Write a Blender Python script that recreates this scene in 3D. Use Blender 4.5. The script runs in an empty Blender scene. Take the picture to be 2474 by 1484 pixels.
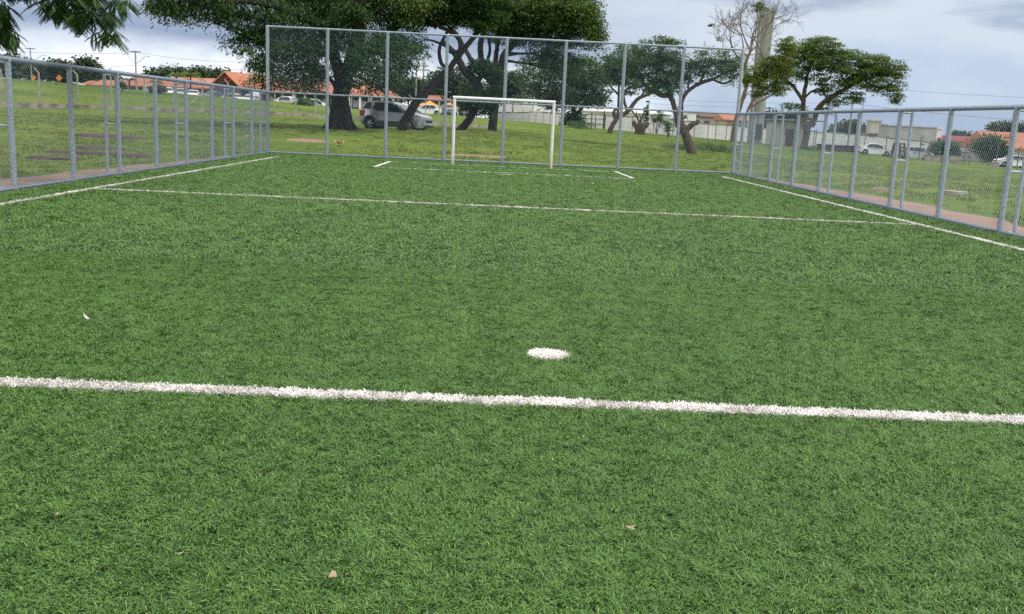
import bpy, math, random
import numpy as np
from mathutils import Vector, Matrix, noise as mnoise
R = math.radians
random.seed(7); rng = np.random.default_rng(11)

# ------------------------------------------------------------------ camera
CAM_H, PITCH, ROLL, YAW, FPX = 1.42113, 0.192265, 0.046574, 0.030931, 2302.0
IMW, IMH = 2473.0, 1484.0
def cam_axes():
    cp, sp, cy, sy, cr, sr = math.cos(PITCH), math.sin(PITCH), math.cos(YAW), math.sin(YAW), math.cos(ROLL), math.sin(ROLL)
    rot = lambda v: Vector((cy*v[0]+sy*v[1], -sy*v[0]+cy*v[1], v[2]))
    f, u, r = rot((0, cp, -sp)), rot((0, sp, cp)), rot((1, 0, 0))
    return cr*r+sr*u, -sr*r+cr*u, f
RI, UP, FW = cam_axes()
scene = bpy.context.scene
cam = bpy.data.objects.new('camera', bpy.data.cameras.new('camera'))
scene.collection.objects.link(cam); scene.camera = cam
cam.matrix_world = Matrix(((RI.x, UP.x, -FW.x, 0), (RI.y, UP.y, -FW.y, 0), (RI.z, UP.z, -FW.z, CAM_H), (0, 0, 0, 1)))
cam.data.sensor_width = 36; cam.data.lens = FPX/IMW*36
cam.data.clip_start = .05; cam.data.clip_end = 6000

# ------------------------------------------------------------------ world, sun, exposure
SUN_AZ, SUN_EL = R(115), R(52)          # azimuth clockwise from +y
sun_dir = Vector((math.sin(SUN_AZ)*math.cos(SUN_EL), math.cos(SUN_AZ)*math.cos(SUN_EL), math.sin(SUN_EL)))
world = bpy.data.worlds.new("World"); scene.world = world; world.use_nodes = True
wt = world.node_tree; wt.nodes.clear()
def N(t, typ, **kw):
    n = t.nodes.new(typ)
    for k, v in kw.items():
        if k == 'inp':
            for i, x in v.items(): n.inputs[i].default_value = x
        else: setattr(n, k, v)
    return n
def ramp(t, fac, stops, interp='LINEAR'):
    n = N(t, 'ShaderNodeValToRGB'); cr = n.color_ramp; cr.interpolation = interp
    while len(cr.elements) > 1: cr.elements.remove(cr.elements[-1])
    cr.elements[0].position = stops[0][0]; cr.elements[0].color = (*stops[0][1], 1)
    for p, c in stops[1:]:
        e = cr.elements.new(p); e.color = (*c, 1)
    t.links.new(fac, n.inputs[0]); return n.outputs[0]
def math_(t, op, a, b=None, c=None, clamp=False):
    n = N(t, 'ShaderNodeMath', operation=op, use_clamp=clamp)
    for i, x in enumerate((a, b, c)):
        if x is None: continue
        if isinstance(x, (int, float)): n.inputs[i].default_value = x
        else: t.links.new(x, n.inputs[i])
    return n.outputs[0]
def mix(t, fac, a, b, mode='MIX'):
    n = N(t, 'ShaderNodeMix', data_type='RGBA', blend_type=mode)
    for s, x in ((n.inputs[0], fac), (n.inputs[6], a), (n.inputs[7], b)):
        if isinstance(x, (int, float)): s.default_value = x
        elif isinstance(x, tuple): s.default_value = (*x, 1) if len(x) == 3 else x
        else: t.links.new(x, s)
    return n.outputs[2]
def noise(t, vec, scale, detail=4, rough=.5, dist=0):
    n = N(t, 'ShaderNodeTexNoise', inp={'Scale': scale, 'Detail': detail, 'Roughness': rough, 'Distortion': dist})
    if vec is not None: t.links.new(vec, n.inputs['Vector'])
    return n.outputs[0]
def mapping(t, vec, sc=(1, 1, 1), loc=(0, 0, 0), rot=(0, 0, 0)):
    n = N(t, 'ShaderNodeMapping', inp={'Scale': sc, 'Location': loc, 'Rotation': rot}); t.links.new(vec, n.inputs[0]); return n.outputs[0]
def srgb(r, g, b):
    f = lambda c: (c/255/12.92) if c/255 <= .04045 else ((c/255+.055)/1.055)**2.4
    return (f(r), f(g), f(b))

sky = N(wt, 'ShaderNodeTexSky', sky_type='NISHITA', sun_disc=False, sun_elevation=SUN_EL, sun_rotation=SUN_AZ, air_density=1.0, dust_density=1.5)
tc = N(wt, 'ShaderNodeTexCoord'); sx = N(wt, 'ShaderNodeSeparateXYZ'); wt.links.new(tc.outputs['Generated'], sx.inputs[0])
az = math_(wt, 'ARCTAN2', sx.outputs[0], sx.outputs[1])       # radians, right positive
el = math_(wt, 'ARCSINE', sx.outputs[2])
cv = N(wt, 'ShaderNodeCombineXYZ'); wt.links.new(az, cv.inputs[0]); wt.links.new(el, cv.inputs[1])
v1 = mapping(wt, cv.outputs[0], sc=(4.5, 17, 1), loc=(2.3, 1.1, 0))
n1 = noise(wt, v1, 1.0, 6, .5, .35)
v2 = mapping(wt, cv.outputs[0], sc=(20, 34, 1), loc=(5, .4, 0))
n2 = noise(wt, v2, 1.0, 6, .55, .2)
k = 1/0.1
C = lambda r, g, b: tuple(c*k for c in srgb(r, g, b))
# left half: white cumulus low, slate band above, pale again; warped by noise
elw = math_(wt, 'ADD', math_(wt, 'MULTIPLY', el, 1/R(14)), math_(wt, 'MULTIPLY', math_(wt, 'SUBTRACT', n1, .5), .24))
left = ramp(wt, elw, [(0, C(214, 222, 234)), (.16, C(216, 223, 233)), (.225, C(192, 203, 217)), (.285, C(138, 153, 177)), (.34, C(154, 167, 188)), (.44, C(180, 190, 206)), (.60, C(184, 193, 208)), (1, C(190, 199, 214))])
cum = ramp(wt, n2, [(.44, (0, 0, 0)), (.56, (1, 1, 1))])
lowm = ramp(wt, math_(wt, 'MULTIPLY', el, 1/R(14)), [(.10, (1, 1, 1)), (.27, (0, 0, 0))])
left = mix(wt, math_(wt, 'MULTIPLY', math_(wt, 'MULTIPLY', cum, lowm), .8), left, C(248, 249, 252))
right = ramp(wt, math_(wt, 'ADD', math_(wt, 'MULTIPLY', el, 1/R(14)), math_(wt, 'MULTIPLY', math_(wt, 'SUBTRACT', n1, .5), .95)), [(0, C(164, 182, 206)), (.16, C(174, 189, 208)), (.34, C(190, 201, 213)), (.46, C(192, 202, 213)), (.56, C(158, 171, 190)), (.66, C(184, 194, 207)), (.85, C(200, 207, 216))])
side = ramp(wt, math_(wt, 'ADD', math_(wt, 'MULTIPLY', az, 1.0), math_(wt, 'ADD', .5, math_(wt, 'MULTIPLY', math_(wt, 'SUBTRACT', n1, .5), .3))), [(.56, (0, 0, 0)), (.72, (1, 1, 1))])
cl = mix(wt, side, left, right)
cl = mix(wt, math_(wt, 'MULTIPLY', n2, .10), cl, C(120, 135, 165))
# overhead: thin bright overcast with openings of blue
n3 = noise(wt, mapping(wt, tc.outputs['Generated'], sc=(2.2, 2.2, 3)), 1.0, 5, .55, .3)
over = ramp(wt, n3, [(.35, tuple(1.2*c for c in C(200, 203, 206))), (.6, tuple(1.9*c for c in C(238, 238, 236)))])
skyc = mix(wt, .8, sky.outputs[0], over)
hi = ramp(wt, math_(wt, 'MULTIPLY', el, 1/R(60)), [(.17, (0, 0, 0)), (.36, (1, 1, 1))])
final = mix(wt, hi, cl, skyc)
bg = N(wt, 'ShaderNodeBackground', inp={1: .1}); wt.links.new(final, bg.inputs[0])
wo = N(wt, 'ShaderNodeOutputWorld'); wt.links.new(bg.outputs[0], wo.inputs[0])
sl = bpy.data.lights.new('sun', 'SUN'); sl.energy = 1.5; sl.angle = R(12); sl.color = (1, .96, .9)
so = bpy.data.objects.new('sun', sl); scene.collection.objects.link(so)
so.rotation_euler = sun_dir.to_track_quat('Z', 'Y').to_euler(); so.location = (0, 0, 60)
vs = scene.view_settings; vs.view_transform = 'Standard'; vs.look = 'None'; vs.exposure = 0.42; vs.gamma = 1
vs.use_curve_mapping = False
scene.cycles.use_denoising = False; scene.cycles.use_adaptive_sampling = False; scene.cycles.sample_clamp_indirect = 4
scene.cycles.max_bounces = 6; scene.cycles.diffuse_bounces = 3; scene.cycles.glossy_bounces = 2
scene.cycles.transmission_bounces = 3; scene.cycles.transparent_max_bounces = 12

# ------------------------------------------------------------------ projection helpers (photo pixel at a real distance -> point)
def ray(px, py): return FW + RI*((px-IMW/2)/FPX) - UP*((py-IMH/2)/FPX)
def at(px, py, Y):
    d = ray(px, py); t = Y/d.y
    return Vector((d.x*t, Y, CAM_H + d.z*t))
def px_m(Y): return Y/FPX
def proj(p):
    d = p - Vector((0, 0, CAM_H)); z = d.dot(FW)
    return IMW/2+FPX*d.dot(RI)/z, IMH/2-FPX*d.dot(UP)/z
XL, XR, YF = -7.364, 8.230, 32.31        # fence lines round the pitch
FA, FB = Vector((-36, 73, 0)), Vector((-9, 100, 0))     # line of the concrete-post fence
def hit_line(px, py, A=FA, B=FB):
    d = ray(px, py); n = Vector((B.y-A.y, A.x-B.x, 0))
    t = n.dot(A)/n.dot(d); p = d*t; return Vector((p.x, p.y, CAM_H+p.z))
# ------------------------------------------------------------------ terrain heights
ctrl = []
for px, py, Y in [(954,316,58),(822,313,54),(968,312,56),(1108,316,62),(1189,316,65),(1471,322,85),(1672,372,57),(1385,304,135),(1300,304,160),
                  (1500,323,150),(1700,340,145),(1939,359,103),(1821,345,128),(2108,376,118),(2400,402,112),(1540,325,110),
                  (100,196,120),(350,220,120),(700,248,120),(1000,272,120),(1100,279,125),(-300,170,110),
                  (2000,362,140),(1250,360,45),(2700,470,60),(2300,420,90)]:
    p = at(px, py, Y); ctrl.append((p.x, p.y, p.z))
for px, bot, top in [(-250,248,237),(0,258,247),(96,262,250),(386,269.5,261),(653,278,270),(850,292,284),(1024,303,294),(1150,310,302)]:
    a = hit_line(px, bot); b = hit_line(px, top); n = Vector((-.7, .7, 0))
    ctrl.append((a.x+.5, a.y-.5, a.z-.10)); ctrl.append((a.x+2.5, a.y-2.5, a.z-.06)); ctrl.append((b.x-1.8, b.y+1.8, b.z+.05))
ctrl += [(-75,160,2.4),(-45,160,2.0),(-25,155,1.8),(-8,160,1.5),(-53,137,2.5),(-31,135,1.75),(-14,130,1.5),(-10,127,1.6),(-68,137,3.2),(-90,110,3.4),(-60,50,.8),(-30,35,.25),(-30,10,.1),(-70,0,.8),(40,20,-.1),(80,30,-.5),(100,90,-1.4),
         (0,240,.6),(80,200,-1.5),(140,220,-2),(-120,240,3),(-400,600,3),(-150,700,2),(150,700,-2),(450,600,-3),(0,1500,0),(-800,1500,3),(800,1500,-3),
         (-500,0,3),(500,0,-3),(0,-60,0),(20,5,0),(25,32,-.05),(0,38,.02),(-7,38,.05),(8,38,.02),(-15,33,.1),(16,40,0)]
cp_ = np.array(ctrl); D_ = np.linalg.norm(cp_[:, None, :2]-cp_[None, :, :2], axis=-1)
w_ = np.linalg.solve(D_ + np.eye(len(cp_))*1e-3, cp_[:, 2])
def gz_np(x, y):
    x = np.asarray(x, float); y = np.asarray(y, float)
    d = np.sqrt((x[..., None]-cp_[:, 0])**2+(y[..., None]-cp_[:, 1])**2)
    z = d@w_
    dx = np.maximum(np.maximum(XL-x, x-XR), 0); dy = np.maximum(np.maximum(-30-y, y-YF), 0)
    e = np.clip((np.hypot(dx, dy)-1.8)/8, 0, 1); e = e*e*(3-2*e)
    return np.clip(z, -6, 8)*e - .03*(1-e)
def gz(x, y): return float(gz_np(np.array([x]), np.array([y]))[0])
def ground_at(px, Y):
    p = at(px, 310, Y)
    for _ in range(4):
        z = gz(p.x, Y); q = Vector((p.x, Y, z)); _, py = proj(q); p = at(px, py, Y)
    return Vector((p.x, Y, gz(p.x, Y)))

# ------------------------------------------------------------------ mesh helpers
COL = scene.collection
class MB:
    def __init__(s): s.v = []; s.f = []; s.sm = []
    def add(s, vs_, fs, smooth=False):
        o = len(s.v); s.v += [tuple(v) for v in vs_]; s.f += [tuple(i+o for i in f) for f in fs]; s.sm += [smooth]*len(fs)
    def box(s, c, size, rz=0, M=None):
        x, y, z = [k_/2 for k_ in size]; m = M or Matrix.Rotation(rz, 3, 'Z')
        vs_ = [Vector(c)+m@Vector((sx_*x, sy_*y, sz_*z)) for sx_ in (-1, 1) for sy_ in (-1, 1) for sz_ in (-1, 1)]
        s.add(vs_, [(0,1,3,2),(4,6,7,5),(0,4,5,1),(2,3,7,6),(0,2,6,4),(1,5,7,3)])
    def tube(s, pts, rad, n=8, cap=True):
        pts = [Vector(p) for p in pts]; rad = rad if hasattr(rad, '__len__') else [rad]*len(pts)
        vs_, fs = [], []; prev = None
        for i, p in enumerate(pts):
            a = pts[max(i-1, 0)]; b = pts[min(i+1, len(pts)-1)]; t = (b-a)
            t = t.normalized() if t.length > 1e-9 else Vector((0, 0, 1))
            if prev is None: prev = t.orthogonal().normalized()
            u = (prev-t*prev.dot(t)); u = u.normalized() if u.length > 1e-6 else t.orthogonal().normalized(); prev = u; w = t.cross(u)
            for k_ in range(n):
                a_ = 2*math.pi*k_/n; vs_.append(p+(u*math.cos(a_)+w*math.sin(a_))*rad[i])
        for i in range(len(pts)-1):
            for k_ in range(n):
                j = (k_+1) % n; fs.append((i*n+k_, i*n+j, (i+1)*n+j, (i+1)*n+k_))
        s.add(vs_, fs, True)
        if cap: s.add([vs_[k_] for k_ in range(n)], [tuple(range(n))[::-1]]); s.add([vs_[-n+k_] for k_ in range(n)], [tuple(range(n))])
    def lathe(s, prof, n=24, M=None):     # prof: (r, z)
        M = M or Matrix.Identity(4); vs_, fs = [], []
        for r_, z_ in prof:
            for k_ in range(n):
                a_ = 2*math.pi*k_/n; vs_.append(M@Vector((r_*math.cos(a_), r_*math.sin(a_), z_)))
        for i in range(len(prof)-1):
            for k_ in range(n):
                j = (k_+1) % n; fs.append((i*n+k_, i*n+j, (i+1)*n+j, (i+1)*n+k_))
        s.add(vs_, fs, True)
    def build(s, name, mat, parent=None, bevel=0):
        me = bpy.data.meshes.new(name); me.from_pydata(s.v, [], s.f); me.update()
        me.polygons.foreach_set('use_smooth', s.sm)
        me.materials.append(mat)
        o = bpy.data.objects.new(name, me); COL.objects.link(o)
        if parent: o.parent = parent
        if bevel:
            b = o.modifiers.new('bevel', 'BEVEL'); b.width = bevel; b.segments = 2; b.limit_method = 'ANGLE'; b.angle_limit = R(40)
        return o
def tag(o, label=None, cat=None, group=None, kind=None):
    if label: o['label'] = label
    if cat: o['category'] = cat
    if group: o['group'] = group
    if kind: o['kind'] = kind
    return o
def empty(name, loc, label, cat, group=None, rz=0):
    o = bpy.data.objects.new(name, None); COL.objects.link(o); o.location = loc; o.rotation_euler.z = rz
    return tag(o, label, cat, group)
def reloc(o, root):       # world-coordinate mesh becomes a child without moving
    o.parent = root; o.matrix_parent_inverse = Matrix.Translation(-root.location); return o
def part(mb, name, mat, root, bevel=0):
    return reloc(mb.build(name, mat, None, bevel), root)
def copy_tree(o, parent=None):
    c = o.copy(); COL.objects.link(c)
    if parent: c.parent = parent
    for ch in list(o.children): copy_tree(ch, c)
    return c
def np_mesh(name, V, F, mat, attrs=None, smooth=False):
    me = bpy.data.meshes.new(name); nv, nf, k_ = len(V), len(F), F.shape[1]
    me.vertices.add(nv); me.vertices.foreach_set('co', V.astype(np.float32).ravel())
    me.loops.add(nf*k_); me.loops.foreach_set('vertex_index', F.astype(np.int32).ravel())
    me.polygons.add(nf); me.polygons.foreach_set('loop_start', np.arange(0, nf*k_, k_, dtype=np.int32))
    me.polygons.foreach_set('loop_total', np.full(nf, k_, dtype=np.int32))
    if smooth: me.polygons.foreach_set('use_smooth', np.ones(nf, bool))
    for an, av in (attrs or {}).items():
        a = me.attributes.new(an, 'FLOAT', 'POINT'); a.data.foreach_set('value', av.astype(np.float32))
    me.update(calc_edges=True); me.validate()
    if mat: me.materials.append(mat)
    return me

# ------------------------------------------------------------------ materials
def new_mat(name):
    m = bpy.data.materials.new(name); m.use_nodes = True; t = m.node_tree
    b = t.nodes['Principled BSDF']; return m, t, b
def plain(name, col, rough=.6, metal=0, var=.15, scale=6, bump=0, spec=.5, c2=None):
    m, t, b = new_mat(name)
    g = N(t, 'ShaderNodeTexCoord'); n = noise(t, g.outputs['Object'], scale, 5, .6)
    lo = c2 or tuple(c*(1-var) for c in col); hi_ = tuple(min(1, c*(1+var)) for c in col)
    t.links.new(ramp(t, n, [(.3, lo), (.7, hi_)]), b.inputs['Base Color'])
    b.inputs['Roughness'].default_value = rough; b.inputs['Metallic'].default_value = metal
    b.inputs['Specular IOR Level'].default_value = spec
    if bump:
        bn = N(t, 'ShaderNodeBump', inp={'Strength': bump, 'Distance': .05}); t.links.new(n, bn.inputs['Height']); t.links.new(bn.outputs[0], b.inputs['Normal'])
    return m
M = {}
M['galv'] = plain('galvanised_steel', (.40, .45, .50), .45, .35, .30, 24)
M['galv_wire'] = plain('galvanised_wire', (.15, .21, .29), .5, .2, .1, 10)
M['white_paint'] = plain('white_paint', (.78, .78, .76), .35, 0, .06, 4)
# goal paint gets rusty near the ground: a stain with its own shape
m, t, b = new_mat('goal_paint'); g = N(t, 'ShaderNodeTexCoord'); s_ = N(t, 'ShaderNodeSeparateXYZ'); t.links.new(g.outputs['Object'], s_.inputs[0])
nn = noise(t, mapping(t, g.outputs['Object'], sc=(9, 9, 3)), 1, 5, .65)
st = math_(t, 'SUBTRACT', nn, math_(t, 'MULTIPLY', s_.outputs[2], .55))
t.links.new(ramp(t, st, [(.10, (.80, .80, .80)), (.32, (.66, .60, .53)), (.62, (.42, .27, .18))]), b.inputs['Base Color']); b.inputs['Roughness'].default_value = .35
M['goal'] = m
M['concrete'] = plain('weathered_concrete', (.36, .32, .28), .9, 0, .35, 3, .3)
M['stone'] = plain('stained_concrete_base', (.30, .26, .22), .95, 0, .5, 1.3, .4, c2=(.12, .10, .085))
M['white_wall'] = plain('white_painted_wall', (.84, .81, .82), .85, 0, .12, .35, .1)
M['grey_wall'] = plain('grey_beige_render', (.40, .375, .35), .9, 0, .2, .5)
M['cream_wall'] = plain('cream_wall', (.52, .47, .40), .85, 0, .12, .4)
M['blue_wall'] = plain('blue_painted_wall', (.10, .14, .30), .8, 0, .3, .5)
M['dark'] = plain('dark_opening', (.025, .028, .035), .5, 0, .1, 1)
M['glass'] = plain('tinted_glass', (.02, .025, .035), .08, 0, .1, 1)
M['brick'] = plain('brown_brick', (.24, .11, .07), .9, 0, .2, 5)
M['red_sign'] = plain('red_enamel', (.45, .03, .03), .4, 0, .05, 3)
M['orange_sign'] = plain('orange_enamel', (.75, .25, .02), .4, 0, .05, 3)
M['awning'] = plain('yellow_awning', (.75, .33, .04), .7, 0, .15, 1)
M['dark_wood'] = plain('dark_timber', (.06, .035, .025), .85, 0, .3, 3)
M['brown_wood'] = plain('weathered_timber', (.15, .09, .065), .9, 0, .35, 3)
M['grey_roof'] = plain('grey_sheet_roof', (.30, .33, .38), .6, 0, .15, 1)
M['maroon_roof'] = plain('maroon_roof', (.22, .04, .05), .7, 0, .15, 1)
M['pale_roof'] = plain('pale_sheet_roof', (.74, .73, .72), .6, 0, .06, .5)
M['rubber'] = plain('black_rubber', (.018, .018, .02), .8, 0, .1, 5)
M['rim'] = plain('alloy_rim', (.45, .46, .48), .35, .6, .1, 5)
M['silver'] = plain('silver_car_paint', (.46, .47, .49), .25, .35, .02, 5)
M['grey_car'] = plain('grey_car_paint', (.20, .22, .24), .25, .3, .02, 5)
M['white_car'] = plain('white_car_paint', (.80, .81, .82), .22, 0, .02, 5)
M['black_plastic'] = plain('black_plastic', (.03, .03, .033), .55, 0, .1, 5)
M['grey_plastic'] = plain('grey_cladding', (.10, .10, .11), .6, 0, .1, 5)
M['red_lens'] = plain('red_lens', (.5, .02, .02), .15, 0, .05, 5)
M['clear_lens'] = plain('clear_lens', (.6, .62, .65), .1, 0, .05, 5)
M['pole'] = plain('grey_pole_concrete', (.28, .26, .24), .85, 0, .2, 2)
M['cable'] = plain('black_cable', (.04, .04, .045), .6, 0, .1, 2)
M['dead_leaf'] = plain('dry_leaf', (.38, .27, .17), .8, 0, .3, 40)
M['pink_litter'] = plain('pink_wrapper', (.65, .30, .26), .5, 0, .3, 9)
M['pale_litter'] = plain('pale_scrap', (.45, .45, .40), .6, 0, .15, 20)
M['yellow_leaf'] = plain('yellow_leaf', (.45, .48, .06), .7, 0, .15, 30)
# tiles
m, t, b = new_mat('terracotta_tiles'); g = N(t, 'ShaderNodeTexCoord')
wv = N(t, 'ShaderNodeTexWave', wave_type='BANDS', bands_direction='X', inp={'Scale': 1.4, 'Distortion': .4, 'Detail': 2}); t.links.new(g.outputs['Object'], wv.inputs[0])
nn = noise(t, g.outputs['Object'], .6, 5, .6); n5 = noise(t, g.outputs['Object'], 5, 3, .6)
c_ = ramp(t, nn, [(.3, (.48, .19, .11)), (.7, (.62, .27, .165))]); c_ = mix(t, math_(t, 'MULTIPLY', n5, .5), c_, (.30, .10, .06))
t.links.new(c_, b.inputs['Base Color']); b.inputs['Roughness'].default_value = .85
bn = N(t, 'ShaderNodeBump', inp={'Strength': .8, 'Distance': .1}); t.links.new(wv.outputs[1], bn.inputs['Height']); t.links.new(bn.outputs[0], b.inputs['Normal'])
M['tile'] = m
# tower concrete with formwork rings and streaks
m, t, b = new_mat('tower_concrete'); g = N(t, 'ShaderNodeTexCoord')
n_a = noise(t, mapping(t, g.outputs['Object'], sc=(2, 2, .15)), 1, 5, .6)
s_ = N(t, 'ShaderNodeSeparateXYZ'); t.links.new(g.outputs['Object'], s_.inputs[0])
fr = math_(t, 'FRACT', math_(t, 'MULTIPLY', s_.outputs[2], .62)); ring = math_(t, 'LESS_THAN', fr, .05)
c_ = ramp(t, n_a, [(.3, (.20, .205, .175)), (.7, (.31, .315, .27))]); c_ = mix(t, math_(t, 'MULTIPLY', ring, .45), c_, (.12, .12, .09))
t.links.new(c_, b.inputs['Base Color']); b.inputs['Roughness'].default_value = .9; M['tower'] = m
# bark
def bark(name, c0, c1):
    m, t, b = new_mat(name); g = N(t, 'ShaderNodeTexCoord')
    n = noise(t, mapping(t, g.outputs['Object'], sc=(6, 6, 1.6)), 1.3, 7, .65, .3)
    t.links.new(ramp(t, n, [(.3, c0), (.7, c1)]), b.inputs['Base Color']); b.inputs['Roughness'].default_value = .95
    bn = N(t, 'ShaderNodeBump', inp={'Strength': .9, 'Distance': .06}); t.links.new(n, bn.inputs['Height']); t.links.new(bn.outputs[0], b.inputs['Normal'])
    return m
M['bark'] = bark('dark_bark', (.012, .009, .008), (.040, .029, .024))
M['bark_brown'] = bark('brown_bark', (.045, .031, .023), (.13, .092, .068))
M['bark_pale'] = bark('pale_bark', (.11, .08, .06), (.27, .21, .165))
# leaves
def leafmat(name, lo, hi_, tr=.3):
    m, t, b = new_mat(name)
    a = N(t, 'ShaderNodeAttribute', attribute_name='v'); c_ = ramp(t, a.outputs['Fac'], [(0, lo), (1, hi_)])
    t.links.new(c_, b.inputs['Base Color']); b.inputs['Roughness'].default_value = .5; b.inputs['Specular IOR Level'].default_value = .35
    tl = N(t, 'ShaderNodeBsdfTranslucent'); t.links.new(mix(t, 1.0, c_, (1.0, 1.15, .5), 'MULTIPLY'), tl.inputs[0])
    ms = N(t, 'ShaderNodeMixShader', inp={0: tr}); t.links.new(b.outputs[0], ms.inputs[1]); t.links.new(tl.outputs[0], ms.inputs[2])
    t.links.new(ms.outputs[0], t.nodes['Material Output'].inputs[0]); return m
M['leaf_dark'] = leafmat('dark_feathery_leaves', (.015, .045, .012), (.064, .135, .027))
M['leaf_mid'] = leafmat('green_leaves', (.042, .086, .032), (.13, .20, .075))
M['leaf_olive'] = leafmat('olive_leaves', (.055, .095, .020), (.18, .25, .055))
M['leaf_yellow'] = leafmat('yellow_green_leaves', (.08, .12, .02), (.22, .26, .045))
M['leaf_far'] = leafmat('distant_leaves', (.030, .055, .025), (.09, .13, .055), .15)
# ground
m, t, b = new_mat('rough_grass_ground'); g = N(t, 'ShaderNodeNewGeometry'); P_ = g.outputs['Position']
a_ = noise(t, P_, .09, 5, .6); b_ = noise(t, P_, .6, 6, .65); c3 = noise(t, P_, 9, 4, .7)
c_ = ramp(t, a_, [(.36, (.085, .145, .026)), (.52, (.165, .225, .034)), (.66, (.24, .26, .044))])
c_ = mix(t, math_(t, 'MULTIPLY', c3, .6), c_, (.07, .11, .02))
dirt = ramp(t, b_, [(.60, (0, 0, 0)), (.72, (1, 1, 1))]); c_ = mix(t, math_(t, 'MULTIPLY', dirt, .5), c_, (.15, .085, .055))
t.links.new(c_, b.inputs['Base Color']); b.inputs['Roughness'].default_value = 1; b.inputs['Specular IOR Level'].default_value = .1
bn = N(t, 'ShaderNodeBump', inp={'Strength': .6, 'Distance': .05}); t.links.new(c3, bn.inputs['Height']); t.links.new(bn.outputs[0], b.inputs['Normal']); M['ground'] = m
m, t, b = new_mat('red_gravel'); g = N(t, 'ShaderNodeNewGeometry'); P_ = g.outputs['Position']
a_ = noise(t, P_, 1.2, 6, .65); b_ = noise(t, P_, 30, 3, .8)
c_ = ramp(t, a_, [(.3, (.20, .13, .10)), (.5, (.36, .22, .16)), (.72, (.44, .29, .21))]); c_ = mix(t, math_(t, 'MULTIPLY', b_, .5), c_, (.13, .10, .09))
t.links.new(c_, b.inputs['Base Color']); b.inputs['Roughness'].default_value = .95; M['gravel'] = m
# turf
def turf_mat(name, lo, hi_, dry, patch=True):
    m, t, b = new_mat(name); a = N(t, 'ShaderNodeAttribute', attribute_name='v'); g = N(t, 'ShaderNodeNewGeometry')
    c_ = ramp(t, a.outputs['Fac'], [(0, lo), (.86, hi_), (1, dry)])
    if patch:
        n = noise(t, g.outputs['Position'], .55, 4, .6); n_ = noise(t, g.outputs['Position'], 5, 3, .6)
        c_ = mix(t, 1.0, c_, ramp(t, math_(t, 'ADD', math_(t, 'MULTIPLY', n, .6), math_(t, 'MULTIPLY', n_, .4)), [(.38, (.90, .90, .90)), (.62, (1.1, 1.1, 1.1))]), 'MULTIPLY')
    t.links.new(c_, b.inputs['Base Color']); b.inputs['Roughness'].default_value = .48; b.inputs['Specular IOR Level'].default_value = .42
    return m
M['turf'] = turf_mat('green_turf_fibre', (.042, .124, .011), (.130, .256, .040), (.20, .32, .08))
M['turf_white'] = turf_mat('white_turf_fibre', (.74, .69, .64), (.92, .89, .86), (.72, .60, .52), False)
M['wildgrass'] = turf_mat('wild_grass_blades', (.095, .155, .020), (.22, .285, .038), (.34, .31, .09))
M['turf_base'] = plain('turf_backing', (.016, .05, .010), .9, 0, .2, 20)
M['turf_base_white'] = plain('white_turf_backing', (.60, .57, .53), .9, 0, .2, 20)

# ------------------------------------------------------------------ ground sheet
def axis(segs):
    out = []
    for a, b_, st in segs: out += list(np.arange(a, b_, st))
    return np.array(out + [segs[-1][1]])
gx = axis([(-1600, -400, 150), (-400, -100, 25), (-100, 100, 1.6), (100, 400, 25), (400, 1600, 150)])
gy = axis([(-120, -40, 20), (-40, 0, 5), (0, 125, 1.3), (125, 260, 5), (260, 600, 30), (600, 2600, 200)])
GX, GY = np.meshgrid(gx, gy); GZ = gz_np(GX, GY)
GZ += np.where((GX > XL-1.5) & (GX < XR+1.5) & (GY < YF+1.5), 0, .03*np.sin(GX*.9+GY*.31)*np.sin(GY*.7-GX*.17))
V = np.stack([GX, GY, GZ], -1).reshape(-1, 3); nx, ny = len(gx), len(gy)
ii = (np.arange(ny-1)[:, None]*nx+np.arange(nx-1)[None]).ravel(); F = np.stack([ii, ii+1, ii+1+nx, ii+nx], -1)
go = bpy.data.objects.new('ground', np_mesh('ground', V, F, M['ground'], smooth=True)); COL.objects.link(go); tag(go, kind='structure')

# pitch sheet
mb = MB(); mb.add([(XL-.05, -14, 0), (XR+.05, -14, 0), (XR+.05, YF+.05, 0), (XL-.05, YF+.05, 0)], [(0, 1, 2, 3)])
tag(mb.build('pitch', M['turf_base']), kind='structure')
# gravel paths with ragged outer edge
def path_strip(name, inner, outer_fn, ys):
    V_, F_ = [], []
    for i, y in enumerate(ys):
        o_ = outer_fn(y)+.12*math.sin(y*2.1)+.1*mnoise.noise(Vector((y*1.7, inner, 0)))
        for k_ in range(7):
            x = inner+(o_-inner)*k_/6; z = max(gz(x, y), gz(x+.8, y), gz(x-.8, y), -.03)+.012 if k_ < 6 else gz(x, y)-.02
            V_.append((x, y, z))
        if i: F_ += [((i-1)*7+k_, (i-1)*7+k_+1, i*7+k_+1, i*7+k_) for k_ in range(6)]
    mb = MB(); mb.add(V_, F_, True); return tag(mb.build(name, M['gravel']), kind='structure')
path_strip('path', XL-.06, lambda y: np.interp(y, [-5, 18, 23, 31, 33], [-8.9, -8.95, -8.6, -7.9, -7.5]), np.arange(-6, 33.6, .35))
path_strip('path', XR+.06, lambda y: np.interp(y, [-5, 15.7, 19, 23, 30, 33], [9.8, 9.75, 10.2, 10.2, 9.3, 8.7]), np.arange(-6, 33.6, .35))

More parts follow.
